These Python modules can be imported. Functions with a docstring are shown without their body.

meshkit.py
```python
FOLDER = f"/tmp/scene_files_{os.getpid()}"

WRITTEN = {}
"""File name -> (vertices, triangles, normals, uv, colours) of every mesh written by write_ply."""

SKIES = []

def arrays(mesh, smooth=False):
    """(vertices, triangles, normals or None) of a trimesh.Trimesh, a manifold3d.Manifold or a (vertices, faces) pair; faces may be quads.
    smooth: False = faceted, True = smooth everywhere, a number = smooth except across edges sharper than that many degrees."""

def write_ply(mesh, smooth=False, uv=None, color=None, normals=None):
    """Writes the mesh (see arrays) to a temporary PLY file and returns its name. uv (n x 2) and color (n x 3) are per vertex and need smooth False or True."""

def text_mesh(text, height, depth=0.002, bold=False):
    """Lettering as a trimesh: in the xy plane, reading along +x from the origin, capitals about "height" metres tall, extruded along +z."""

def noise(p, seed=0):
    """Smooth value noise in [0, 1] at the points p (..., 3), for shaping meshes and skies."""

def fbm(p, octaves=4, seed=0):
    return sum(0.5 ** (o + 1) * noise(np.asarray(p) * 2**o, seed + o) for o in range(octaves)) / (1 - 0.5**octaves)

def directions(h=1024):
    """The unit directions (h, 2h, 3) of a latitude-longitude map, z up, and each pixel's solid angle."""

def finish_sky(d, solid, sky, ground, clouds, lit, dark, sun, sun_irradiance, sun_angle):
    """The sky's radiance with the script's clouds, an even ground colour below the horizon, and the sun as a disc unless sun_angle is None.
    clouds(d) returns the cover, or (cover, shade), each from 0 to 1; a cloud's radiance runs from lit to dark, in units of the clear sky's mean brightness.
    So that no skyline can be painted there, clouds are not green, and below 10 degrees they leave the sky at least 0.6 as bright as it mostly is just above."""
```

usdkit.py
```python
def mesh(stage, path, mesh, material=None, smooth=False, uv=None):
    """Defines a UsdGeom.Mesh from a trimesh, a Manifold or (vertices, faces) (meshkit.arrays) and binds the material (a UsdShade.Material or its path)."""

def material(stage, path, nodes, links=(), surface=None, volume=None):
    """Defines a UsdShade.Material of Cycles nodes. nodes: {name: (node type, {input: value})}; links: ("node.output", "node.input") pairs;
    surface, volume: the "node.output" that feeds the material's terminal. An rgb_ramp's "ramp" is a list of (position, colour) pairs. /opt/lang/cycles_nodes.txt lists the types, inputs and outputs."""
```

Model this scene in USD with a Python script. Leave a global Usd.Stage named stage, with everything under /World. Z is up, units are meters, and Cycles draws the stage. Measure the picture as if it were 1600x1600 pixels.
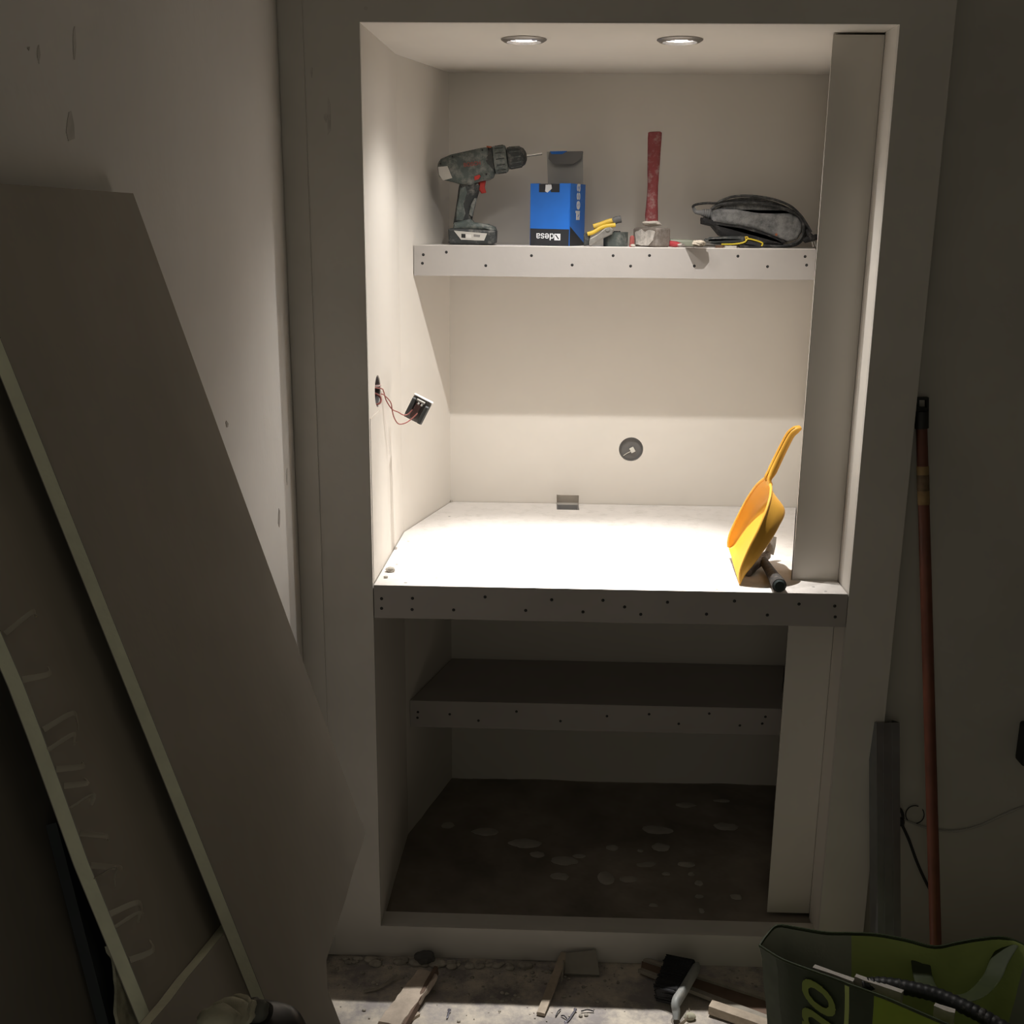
import math, random, numpy as np, trimesh, usdkit, meshkit, manifold3d
import mapbox_earcut
from manifold3d import Manifold, CrossSection
from shapely.geometry import Polygon, Point, box as sbox
from pxr import Usd, UsdGeom, UsdLux, UsdShade, Gf, Sdf

stage = Usd.Stage.CreateInMemory()
UsdGeom.SetStageUpAxis(stage, UsdGeom.Tokens.z)
UsdGeom.SetStageMetersPerUnit(stage, 1.0)
stage.DefinePrim('/World', 'Xform')
stage.DefinePrim('/World/Looks', 'Scope')
rng = np.random.default_rng(7)
V = lambda *a: np.array(a, float)

# ------------------------------------------------------------------ camera, lights, exposure
FPX = 1753.0                                  # focal length in pixels of the 1600 px frame
EYE = V(0, -2.2, 1.62)
_down = V(-63, 6728, FPX); _down /= np.linalg.norm(_down)
_right = V(57850, 0, -FPX); _right[1] = (800 + (-FPX**2 + 63 * (-57850)) / 6728 - 800) * -1
_right /= np.linalg.norm(_right); _right -= _down * (_right @ _down); _right /= np.linalg.norm(_right)
_fwd = np.cross(_right, _down)
ROT = np.array([_right, _fwd, -_down])        # camera (x right, y down, z ahead) -> world
EXPOSURE = 1.3
LAMP = 15.0
DOOR, HALL = (-.46, .34, 2.05), .15            # the doorway behind the photographer and the faint light of the hall beyond it
hall = UsdLux.RectLight.Define(stage, '/World/hall_light')
hall.CreateWidthAttr(DOOR[1] - DOOR[0]); hall.CreateHeightAttr(DOOR[2]); hall.CreateIntensityAttr(HALL); hall.CreateColorAttr(Gf.Vec3f(1.0, .98, .82))
hall.AddTranslateOp().Set(Gf.Vec3d((DOOR[0] + DOOR[1]) / 2, -2.92, DOOR[2] / 2)); hall.AddRotateXOp().Set(90.0)
SPOT = ((22.0, 44800.0), (63.0, 8200.0))         # the downlights' hot core and their spill: half angle, strength
LAMP_COLOR = (1.0, 0.963, 0.92)
cam = UsdGeom.Camera.Define(stage, '/World/camera')
cam.CreateHorizontalApertureAttr(36.0); cam.CreateVerticalApertureAttr(36.0)
cam.CreateFocalLengthAttr(36.0 * FPX / 1600)
cam.CreateClippingRangeAttr(Gf.Vec2f(0.02, 50))
cam.CreateExposureAttr(EXPOSURE)
m4 = np.eye(4); m4[0, :3] = ROT @ V(1, 0, 0); m4[1, :3] = ROT @ V(0, -1, 0); m4[2, :3] = ROT @ V(0, 0, -1); m4[3, :3] = EYE
cam.AddTransformOp().Set(Gf.Matrix4d(m4.tolist()))

# ------------------------------------------------------------------ measuring helpers: where a line of sight meets a real plane
def ray(x, y): return ROT @ V(x - 800, y - 800, FPX) / FPX
def atY(x, y, Y): d = ray(x, y); return EYE + d * ((Y - EYE[1]) / d[1])
def atZ(x, y, Z): d = ray(x, y); return EYE + d * ((Z - EYE[2]) / d[2])
def atX(x, y, X): d = ray(x, y); return EYE + d * ((X - EYE[0]) / d[0])
def atP(x, y, p, n): d = ray(x, y); return EYE + d * (((p - EYE) @ n) / (d @ n))

# ------------------------------------------------------------------ mesh helpers
def unit(a): a = np.asarray(a, float); return a / (np.linalg.norm(a) + 1e-12)
def cat(*ms): return trimesh.util.concatenate([trimesh.Trimesh(*meshkit.arrays(m)[:2], process=False) for m in ms])
def bx(x0, x1, y0, y1, z0, z1):
    m = trimesh.creation.box([x1 - x0, y1 - y0, z1 - z0]); m.apply_translation([(x0 + x1) / 2, (y0 + y1) / 2, (z0 + z1) / 2]); return m
def frame(m, o, u, v, w):
    m = m.copy(); m.vertices = np.asarray(o) + m.vertices @ np.array([u, v, w], float)
    if np.dot(np.cross(u, v), w) < 0: m.invert()
    return m
def prism(poly, h, o=(0, 0, 0), u=(1, 0, 0), v=(0, 1, 0), w=None):
    """A 2D outline extruded by h along w = u x v, placed at o."""
    if not isinstance(poly, Polygon): poly = Polygon(poly)
    w = np.cross(u, v) if w is None else w
    return frame(trimesh.creation.extrude_polygon(poly.buffer(0), h, engine='earcut'), o, u, v, w)
def man(m):
    v, f, _ = meshkit.arrays(m)
    t = trimesh.Trimesh(v, f); t.merge_vertices()
    return Manifold(manifold3d.Mesh(np.asarray(t.vertices, np.float32), np.asarray(t.faces, np.uint32)))
def tm(M):
    v, f, _ = meshkit.arrays(M); return trimesh.Trimesh(v, f, process=False)
def cyl(a, b, r, n=20, r2=None):
    a, b = V(*a), V(*b); r2 = r if r2 is None else r2
    return loft([a, b], [r, r2], n=n)
def basis(t, up=(0, 0, 1)):
    t = unit(t); up = np.asarray(up, float)
    if abs(t @ unit(up)) > .96: up = V(1, 0, 0) if abs(t[0]) < .9 else V(0, 1, 0)
    u = unit(np.cross(up, t)); return u, np.cross(t, u)
def loft(c, ru, rv=None, n=20, e=2.0, up=(0, 0, 1), cap=True):
    """Super-elliptic rings of half widths ru (sideways) and rv (towards up) along the points c."""
    c = np.asarray(c, float); k = len(c); ru = np.broadcast_to(ru, k); rv = ru if rv is None else np.broadcast_to(rv, k)
    t = np.gradient(c, axis=0); a = np.arange(n) * 2 * np.pi / n
    ca, sa = np.cos(a), np.sin(a); ca = np.sign(ca) * abs(ca) ** (2 / e); sa = np.sign(sa) * abs(sa) ** (2 / e)
    vs = []; pu = None
    for i in range(k):
        if pu is None: u, v = basis(t[i], up)
        else:
            tt = unit(t[i]); u = unit(pu - tt * (pu @ tt)); v = np.cross(tt, u)
        pu = u; vs.append(c[i] + np.outer(ca * ru[i], u) + np.outer(sa * rv[i], v))
    vs = np.vstack(vs); fs = []
    for i in range(k - 1):
        j = np.arange(n); jn = (j + 1) % n
        q = np.stack([i * n + j, i * n + jn, (i + 1) * n + jn, (i + 1) * n + j], 1)
        fs += [q[:, [0, 1, 2]], q[:, [0, 2, 3]]]
    if cap:
        vs = np.vstack([vs, c[0], c[-1]]); j = np.arange(n); jn = (j + 1) % n; a0, a1 = k * n, k * n + 1
        fs += [np.stack([np.full(n, a0), jn, j], 1), np.stack([np.full(n, a1), (k - 1) * n + j, (k - 1) * n + jn], 1)]
    return trimesh.Trimesh(vs, np.vstack(fs), process=False)
def smooth_path(p, m=8):
    p = np.asarray(p, float); P = np.vstack([2 * p[0] - p[1], p, 2 * p[-1] - p[-2]]); out = []
    for i in range(1, len(P) - 2):
        for s in np.linspace(0, 1, m, endpoint=False):
            a, b, c, d = P[i - 1:i + 3]
            out.append(.5 * (2 * b + (c - a) * s + (2 * a - 5 * b + 4 * c - d) * s * s + (3 * b - a - 3 * c + d) * s**3))
    return np.vstack(out + [p[-1]])
def tube(p, r, n=8, m=8): p = smooth_path(p, m); return loft(p, r, n=n)
def rbox(sx, sy, sz, r, seg=12):
    s = Manifold.sphere(r, seg); h = [sx / 2 - r, sy / 2 - r, sz / 2 - r]
    return tm(Manifold.batch_hull([s.translate([a * h[0], b * h[1], c * h[2]]) for a in (-1, 1) for b in (-1, 1) for c in (-1, 1)]))
def rot(m, ang, axis, pt=(0, 0, 0)):
    m = m.copy(); m.apply_transform(trimesh.transformations.rotation_matrix(ang, axis, pt)); return m
def mv(m, d): m = m.copy(); m.apply_translation(d); return m
def resample(p, d):
    p = np.asarray(p, float); out = []
    for a, b in zip(p, np.roll(p, -1, 0)):
        k = max(1, int(np.linalg.norm(b - a) / d)); out += [a + (b - a) * i / k for i in range(k)]
    return np.array(out)
def round_poly(pts, r, d=.002):
    p = Polygon(pts).buffer(0).buffer(-r).buffer(2 * r).buffer(-r)
    if p.geom_type != 'Polygon': p = max(p.geoms, key=lambda g: g.area)
    return p
def pillow(pts, h, c, o, u, v, w, rnd=None, steps=4):
    """An outline (2D, in axes u, v at o) given thickness h along +w, its edges rounded by c."""
    p = round_poly(pts, rnd) if rnd else Polygon(pts).buffer(0)
    q = np.array(p.exterior.coords)[:-1]
    if not p.exterior.is_ccw: q = q[::-1]
    q = resample(q, max(.0015, c * .7))
    e = np.roll(q, -1, 0) - np.roll(q, 1, 0); nr = np.stack([e[:, 1], -e[:, 0]], 1); nr /= np.linalg.norm(nr, axis=1, keepdims=True) + 1e-12
    angs = np.linspace(0, np.pi / 2, steps)
    prof = [(c * (1 - math.sin(a)), c * (1 - math.cos(a))) for a in angs]
    rings = prof + [(i, h - z) for i, z in prof[::-1]]
    n = len(q); vs = np.vstack([np.c_[q - nr * i, np.full(n, z)] for i, z in rings]); fs = []
    j = np.arange(n); jn = (j + 1) % n
    for k in range(len(rings) - 1):
        a = np.stack([k * n + j, k * n + jn, (k + 1) * n + jn, (k + 1) * n + j], 1); fs += [a[:, [0, 1, 2]], a[:, [0, 2, 3]]]
    t = mapbox_earcut.triangulate_float64(vs[:n, :2].copy(), np.array([n], np.uint32)).reshape(-1, 3).astype(int)
    s = np.cross(vs[t[:, 1], :2] - vs[t[:, 0], :2], vs[t[:, 2], :2] - vs[t[:, 0], :2]); t[s < 0] = t[s < 0][:, ::-1]
    fs += [t[:, ::-1], t + (len(rings) - 1) * n]
    return frame(trimesh.Trimesh(vs, np.vstack(fs), process=False), o, u, v, w)
def solidify(grid, th):
    """A grid of points (a, b, 3) made a sheet th thick."""
    g = np.asarray(grid, float); a, b, _ = g.shape
    n = np.cross(np.gradient(g, axis=0), np.gradient(g, axis=1)); n /= np.linalg.norm(n, axis=2, keepdims=True) + 1e-9
    vs = np.vstack([(g + n * th / 2).reshape(-1, 3), (g - n * th / 2).reshape(-1, 3)]); N = a * b
    I = np.arange(N).reshape(a, b); q = np.stack([I[:-1, :-1], I[1:, :-1], I[1:, 1:], I[:-1, 1:]], -1).reshape(-1, 4)
    rim = np.concatenate([I[:, 0], I[-1, 1:], I[-2::-1, -1], I[0, -2:0:-1]]); rn = np.roll(rim, -1)
    s = np.stack([rim, rim + N, rn + N, rn], 1)
    q = np.vstack([q, (q + N)[:, ::-1], s[:, ::-1]])
    return trimesh.Trimesh(vs, np.vstack([q[:, [0, 1, 2]], q[:, [0, 2, 3]]]), process=False)
def jitter(m, amp, freq, seed=0):
    m = m.copy(); v = np.asarray(m.vertices)
    d = np.stack([meshkit.fbm(v * freq + 11.3 * k, 3, seed + k) - .5 for k in range(3)], -1)
    m.vertices = v + d * 2 * amp; return m
def lump(c, r, seed, sq=(1, 1, 1), sub=2):
    m = trimesh.creation.icosphere(sub, 1.0); v = np.asarray(m.vertices)
    k = .65 + .7 * meshkit.fbm(v * 1.6 + seed * 3.7, 3, seed)[:, None]
    m.vertices = np.asarray(c) + v * k * r * np.asarray(sq); return m

# ------------------------------------------------------------------ materials
def M(name, col, rough=.75, var=.12, scale=6.0, metal=0.0, bump=0.0, bscale=60.0, dust=None, dust_amt=.5, dust_scale=14.0, spec=.5):
    c = np.asarray(col, float)
    nodes = {'tc': ('texture_coordinate', {}), 'n': ('noise_texture', {'scale': scale, 'detail': 5.0, 'roughness': .6}),
             'r': ('rgb_ramp', {'ramp': [(.3, tuple(c * (1 - var))), (.7, tuple(np.minimum(c * (1 + var), .95)))]}),
             'p': ('principled_bsdf', {'roughness': rough, 'metallic': metal, 'specular_ior_level': spec})}
    links = [('tc.object', 'n.vector'), ('n.fac', 'r.fac')]
    src = 'r.color'
    if dust is not None:
        lo = .62 - .35 * dust_amt
        nodes['n2'] = ('noise_texture', {'scale': dust_scale, 'detail': 8.0, 'roughness': .7})
        nodes['r2'] = ('rgb_ramp', {'ramp': [(lo, (0, 0, 0)), (lo + .22, (1, 1, 1))]})
        nodes['mx'] = ('mix', {'color2': tuple(dust)})
        links += [('tc.object', 'n2.vector'), ('n2.fac', 'r2.fac'), ('r2.color', 'mx.fac'), (src, 'mx.color1')]; src = 'mx.color'
    links.append((src, 'p.base_color'))
    if bump:
        nodes['b'] = ('noise_texture', {'scale': bscale, 'detail': 6.0}); nodes['bm'] = ('bump', {'strength': 1.0, 'distance': bump})
        links += [('tc.object', 'b.vector'), ('b.fac', 'bm.height'), ('bm.normal', 'p.normal')]
    return usdkit.material(stage, '/World/Looks/' + name, nodes, links, surface='p.BSDF')
def EM(name, col, strength):
    return usdkit.material(stage, '/World/Looks/' + name, {'e': ('emission', {'color': col, 'strength': strength})}, [], surface='e.emission')

DUST = (.50, .47, .42)
plaster = M('plaster', (.74, .71, .67), .85, .05, 2.2, bump=.0012, bscale=25)
plaster_in = M('plaster_inner', (.76, .72, .66), .8, .04, 1.8, bump=.0008, bscale=18)
plaster_dull = M('plaster_dull', (.66, .63, .58), .9, .08, 2.6, bump=.0012, bscale=25)
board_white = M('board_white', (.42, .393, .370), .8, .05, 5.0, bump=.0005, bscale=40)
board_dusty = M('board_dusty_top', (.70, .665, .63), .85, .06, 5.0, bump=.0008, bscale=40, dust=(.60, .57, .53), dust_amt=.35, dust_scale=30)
board_grey = M('board_grey_paper', (.36, .328, .275), .85, .10, 3.0, bump=.0004, bscale=80)
board_core = M('board_core', (.80, .78, .60), .9, .08, 30.0, bump=.001, bscale=120)
black_metal = M('black_screw', (.02, .02, .02), .5)
filler = M('grey_filler', (.42, .40, .38), .9, .1)
floor_m = M('dusty_concrete', (.31, .285, .275), .9, .25, 6.0, bump=.005, bscale=22, dust=(.60, .54, .45), dust_amt=.62, dust_scale=13.0)
bitumen = M('dark_screed', (.27, .235, .195), .8, .45, 4.0, bump=.004, bscale=20, dust=(.24, .22, .19), dust_amt=.18, dust_scale=9.0)
splat_m = M('plaster_splat', (.44, .41, .36), .9, .15, 30.0)
ring_m = M('downlight_ring', (.34, .32, .30), .35, .05, 8, metal=.85)
reflector_m = M('downlight_reflector', (.55, .52, .60), .25, .05, 8, metal=.9)
lens_m = EM('lamp_lens', LAMP_COLOR, LAMP)
ceiling_m = M('ceiling_paint', (.72, .70, .66), .9, .05)

# ------------------------------------------------------------------ things, parts, labels
used = {}
def numbered(name):
    k = used.get(name, 0); used[name] = k + 1
    return name if k == 0 else f'{name}_{k:03d}'
class Thing:
    """One thing: an Xform at its base whose children are its parts; parts may have sub-parts."""
    def __init__(s, name, label, category, group=None, kind=None):
        s.name, s.label, s.category, s.group, s.kind, s.parts = name, label, category, group, kind, []
    def add(s, name, mesh, mat, label=None, parent=None, smooth=35, kind=None):
        p = dict(name=name, mesh=trimesh.Trimesh(*meshkit.arrays(mesh)[:2], process=False), mat=mat, label=label, parent=parent, smooth=smooth, kind=kind)
        s.parts.append(p); return p
    def drop(s, z):
        d = z - min(p['mesh'].bounds[0, 2] for p in s.parts)
        for p in s.parts: p['mesh'].apply_translation([0, 0, d])
        return s
    def move(s, d):
        for p in s.parts: p['mesh'].apply_translation(d)
        return s
    def build(s):
        path = '/World/' + numbered(s.name)
        b = np.array([p['mesh'].bounds for p in s.parts]); lo, hi = b[:, 0].min(0), b[:, 1].max(0)
        base = V((lo[0] + hi[0]) / 2, (lo[1] + hi[1]) / 2, lo[2])
        if len(s.parts) == 1 and s.kind != 'group':
            p = s.parts[0]; p['mesh'].apply_translation(-base)
            m = usdkit.mesh(stage, path, p['mesh'], p['mat'], smooth=p['smooth']); m.AddTranslateOp().Set(Gf.Vec3d(*map(float, base))); prim = m.GetPrim()
        else:
            x = UsdGeom.Xform.Define(stage, path); x.AddTranslateOp().Set(Gf.Vec3d(*map(float, base))); prim = x.GetPrim(); local = {}
            for p in s.parts:
                up = path if p['parent'] is None else p['parent']['path']
                k = local.get((up, p['name']), 0); local[(up, p['name'])] = k + 1
                p['path'] = up + '/' + (p['name'] if k == 0 else f"{p['name']}_{k:03d}")
                p['mesh'].apply_translation(-base)
                q = usdkit.mesh(stage, p['path'], p['mesh'], p['mat'], smooth=p['smooth']).GetPrim()
                if p['label']: q.SetCustomDataByKey('label', p['label'])
                if p['kind']: q.SetCustomDataByKey('kind', p['kind'])
        if s.label: prim.SetCustomDataByKey('label', s.label)
        if s.category: prim.SetCustomDataByKey('category', s.category)
        if s.group: prim.SetCustomDataByKey('group', s.group)
        if s.kind and s.kind != 'group': prim.SetCustomDataByKey('kind', s.kind)
        return prim
def struct(name, label, mesh, mat, smooth=False, parts=()):
    t = Thing(name, label, None, kind='structure'); t.category = name.split('_')[0] if name.split('_')[0] in ('wall', 'floor', 'ceiling', 'trim') else 'wall'
    t.add('surface' if parts else name, mesh, mat, smooth=smooth)
    for p in parts: t.add(*p[:3], **(p[3] if len(p) > 3 else {}))
    t.build()
def single(name, label, category, mesh, mat, group=None, smooth=35, kind=None):
    t = Thing(name, label, category, group, kind); t.add(name, mesh, mat, smooth=smooth); return t.build()

# ------------------------------------------------------------------ the room
XL, XR, ZT, ZS0 = -.356, .622, 1.967, .078          # the opening in the front wall
WL, YB = -.508, .72                                 # left room wall, back of the alcove
AL1, AL2 = (-.345, .41), (-.257, YB)                # the left alcove side bends here
BX0, BY0 = .525, .09                                # near left corner of the pipe boxing
UPZ = 2.50
op = Polygon([(-.62, 0), (.72, 0), (.72, UPZ), (-.62, UPZ)]).difference(sbox(XL, ZS0, XR, ZT))
# scuff marks: shallow scrapes with a shape of their own
def scuff(x, y, w, h, seed, plane):
    k = 9; t = np.linspace(0, 2 * np.pi, k, endpoint=False); r = .6 + .8 * np.random.default_rng(seed).random(k)
    pts = [(x + w * math.cos(a) * q, y + h * math.sin(a) * q) for a, q in zip(t, r)]
    ps = [plane(a, b) for a, b in pts]; c = np.mean(ps, 0); return c, ps
def scuff_mesh(x, y, w, h, seed, axis, at):
    if axis == 'x':
        c, ps = scuff(x, y, w, h, seed, lambda a, b: atX(a, b, at)); pl = [(p[1], p[2]) for p in ps]
        return prism(Polygon(pl).buffer(0).convex_hull, .0008, (at - .0002, 0, 0), (0, 1, 0), (0, 0, 1))
    c, ps = scuff(x, y, w, h, seed, lambda a, b: atY(a, b, at)); pl = [(p[0], p[2]) for p in ps]
    return prism(Polygon(pl).buffer(0).convex_hull, .0008, (0, at + .0002, 0), (1, 0, 0), (0, 0, 1))
dark_scuff = M('dark_scuff', (.34, .31, .28), .9, .2, 40)
grey_scuff = M('grey_scuff', (.57, .54, .50), .9, .15, 40)
struct('wall_front', 'dull white plastered wall around the lit alcove opening', prism(op, .0125, (0, .0125, 0), (1, 0, 0), (0, 0, 1)), plaster_dull,
       parts=[('scuff_mark', scuff_mesh(514, 180, 3, 26, 1, 'y', 0), grey_scuff), ('scuff_mark', scuff_mesh(509, 182, 3, 8, 2, 'y', 0), grey_scuff),
              ('scuff_mark', scuff_mesh(487, 112, 2, 8, 3, 'y', 0), grey_scuff), ('scuff_mark', scuff_mesh(571, 13, 3, 3, 4, 'y', 0), grey_scuff)])
struct('trim_1', 'narrow plaster strip in the corner left of the alcove opening', bx(WL + .002, -.4605, -.0022, 0, 0.003, UPZ), plaster_dull)
struct('wall_left', 'plastered side wall on the left, brightest beside the alcove', bx(WL - .1, WL, -2.85, .0125, 0, UPZ), plaster,
       parts=[('scuff_mark', scuff_mesh(354, 662, 2, 6, 5, 'x', WL), dark_scuff), ('scuff_mark', scuff_mesh(436, 810, 1.2, 16, 6, 'x', WL), dark_scuff),
              ('scuff_mark', scuff_mesh(448, 745, 1.0, 11, 7, 'x', WL), grey_scuff), ('scuff_mark', scuff_mesh(110, 195, 6, 24, 8, 'x', WL), grey_scuff),
              ('scuff_mark', scuff_mesh(116, 70, 2, 22, 9, 'x', WL), grey_scuff), ('scuff_mark', scuff_mesh(60, 85, 2, 12, 10, 'x', WL), grey_scuff),
              ('scuff_mark', scuff_mesh(44, 76, 1.5, 3, 11, 'x', WL), dark_scuff)])
chY = .03
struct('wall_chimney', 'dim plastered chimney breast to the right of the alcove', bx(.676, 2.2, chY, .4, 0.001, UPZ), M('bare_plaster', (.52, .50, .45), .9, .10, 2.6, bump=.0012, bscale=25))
struct('wall_right', 'far right side wall of the room, out of view', bx(2.2, 2.3, -2.85, .4, 0, UPZ), plaster_dull)
struct('wall_rear', 'rear wall of the room with the doorway the picture is taken from', prism(sbox(-.61, 0, 2.3, UPZ).difference(sbox(DOOR[0], -1, DOOR[1], DOOR[2])), .1, (0, -2.85, 0), (1, 0, 0), (0, 0, 1)), plaster_dull)
struct('ceiling', 'plain room ceiling above the alcove wall', bx(-.61, 2.3, -2.95, .4, UPZ, UPZ + .05), ceiling_m)
# floor: uneven dusty screed
gx, gy = np.meshgrid(np.linspace(-.6, 2.25, 230), np.linspace(-2.95, .034, 260), indexing='ij')
gz = .005 * (meshkit.fbm(np.stack([gx * 9, gy * 9, gx * 0], -1), 4, 3) - .5) + .002 * (meshkit.fbm(np.stack([gx * 45, gy * 45, gx * 0], -1), 3, 8) - .5)
struct('floor', 'bare concrete floor covered in plaster dust', solidify(np.stack([gx, gy, gz - .011], -1), .02), floor_m, smooth=True)
FZ = -.001
# alcove shell
hole_c = atX(590, 611, XL + .0025)
wl = man(prism([(-.46, .0126), (XL, .0126), AL1, AL2, (AL2[0] + .03, YB + .03), (-.46, YB + .03)], UPZ - .002, (0, 0, .001)))
wl -= man(cyl(hole_c + V(-.05, 0, 0), hole_c + V(.02, 0, 0), .033, 32))
struct('wall_alcove_left', 'white left side of the alcove with an electrical box hole', tm(wl), plaster_in)
struct('trim_2', 'filled corner strip on the left reveal of the alcove', prism([(XL - .001, .0126), (XL + .0010, .0126), (-.3519, .116), (-.3535, .116)], .345, (0, 0, .8865)), plaster_in)
hc2 = atY(986, 702, YB)
wb = man(bx(-.30, .95, YB, YB + .06, 0.001, UPZ - .001)) - man(cyl(hc2 + V(0, -.02, 0), hc2 + V(0, .05, 0), .032, 32))
slotx = (.028, .087)
wb -= man(bx(slotx[0], slotx[1], YB - .01, YB + .012, .86, .908))
struct('wall_alcove_back', 'white back wall of the alcove with a round cable hole', tm(wb), plaster_in)
box_top = jitter(trimesh.creation.box([1, 1, 1]), 0, 1)
struct('pipe_boxing', 'tall plasterboard pipe boxing in the right of the alcove', prism([(BX0, BY0), (.6215, BY0), (.76, YB - .001), (.668, YB - .001)], ZT - ZS0 - .006, (0, 0, ZS0 + .002)), plaster_in)
struct('wall_alcove_right', 'white right reveal of the alcove opening', prism([(XR, .0126), (.674, .0126), (.674, BY0 - .001), (XR, BY0 - .001)], UPZ - .002, (0, 0, .001)), plaster_in)
LP = [atZ(818.5, 61, ZT), atZ(1062.5, 61.5, ZT)]
so = man(bx(-.46, .6745, .0126, YB - .0005, ZT, ZT + .0125))
for c in LP: so -= man(cyl(c + V(0, 0, -.05), c + V(0, 0, .05), .034, 40))
struct('ceiling_alcove', 'white plasterboard soffit of the alcove holding two downlights', tm(so), plaster_in)
# floor of the lower compartment, kerb
fg = np.stack(np.meshgrid(np.linspace(-.355, .70, 90), np.linspace(.052, YB, 70), indexing='ij'), -1)
fz = .062 + .010 * (meshkit.fbm(np.concatenate([fg * 8, fg[..., :1] * 0], -1), 4, 5) - .5)
struct('floor_alcove', 'dark stained floor of the lower compartment', solidify(np.concatenate([fg, fz[..., None]], -1), .01), bitumen, smooth=True)
struct('trim_3', 'low plastered kerb under the alcove opening', jitter(bx(-.357, .623, .0126, .056, .001, ZS0 - .0005).subdivide().subdivide().subdivide(), .0012, 14), plaster_dull)
sp = []
for (x, y, w, h) in [(955, 1326, 14, 7), (1032, 1324, 14, 6), (1010, 1352, 18, 6), (1072, 1351, 13, 4), (947, 1372, 13, 10), (1150, 1402, 10, 5), (1092, 1380, 6, 4), (1092, 1402, 8, 4), (1020, 1415, 10, 4), (1096, 1424, 6, 6), (985, 1374, 16, 6), (1025, 1297, 26, 6), (1070, 1258, 16, 4), (1135, 1292, 18, 6), (880, 1345, 22, 7), (875, 1370, 16, 6), (820, 1318, 26, 7), (760, 1300, 20, 6), (1128, 1252, 14, 3), (1080, 1366, 5, 3), (905, 1338, 10, 3), (840, 1336, 12, 5), (1040, 1366, 8, 3), (700, 1290, 10, 5), (1000, 1330, 6, 3)]:
    c = atZ(x, y, .066); e = atZ(x + w, y, .066); f2 = atZ(x, y + h, .066)
    sp.append(lump(c, 1.0, int(x), (abs(e[0] - c[0]), abs(f2[1] - c[1]), .004), 2))
single('plaster_splat', 'pale plaster splats dried on the dark lower compartment floor', 'plaster splats', cat(*sp), splat_m, kind='stuff')
single('back_box', 'round grey back box sunk into the left alcove side', 'back box',
       tm(man(cyl(hole_c + V(-.045, 0, 0), hole_c + V(-.001, 0, 0), .0325, 32)) - man(cyl(hole_c + V(-.04, 0, 0), hole_c + V(.01, 0, 0), .030, 32))), M('grey_plastic', (.13, .125, .125), .5))
gp = M('grey_box_plastic', (.15, .145, .14), .6, .1)
t = Thing('junction_box', 'round grey junction box in the alcove back wall with white connector', 'junction box')
t.add('cup', tm(man(cyl(hc2 + V(0, .001, 0), hc2 + V(0, .04, 0), .0315, 32)) - man(cyl(hc2 + V(0, -.01, 0), hc2 + V(0, .008, 0), .030, 32))), gp)
cc = atY(988, 703, YB + .004)
t.add('connector', rot(mv(rbox(.012, .008, .014, .0015), cc), -.5, (0, 1, 0), cc), M('connector_white', (.72, .70, .64), .5), 'pale plastic terminal connector')
t.add('wire', tube([cc + V(-.004, 0, -.004), atY(980, 708, YB + .006), atY(974, 712, YB + .008)], .0012, 6), M('wire_white', (.66, .64, .58), .5))
t.build()

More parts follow.
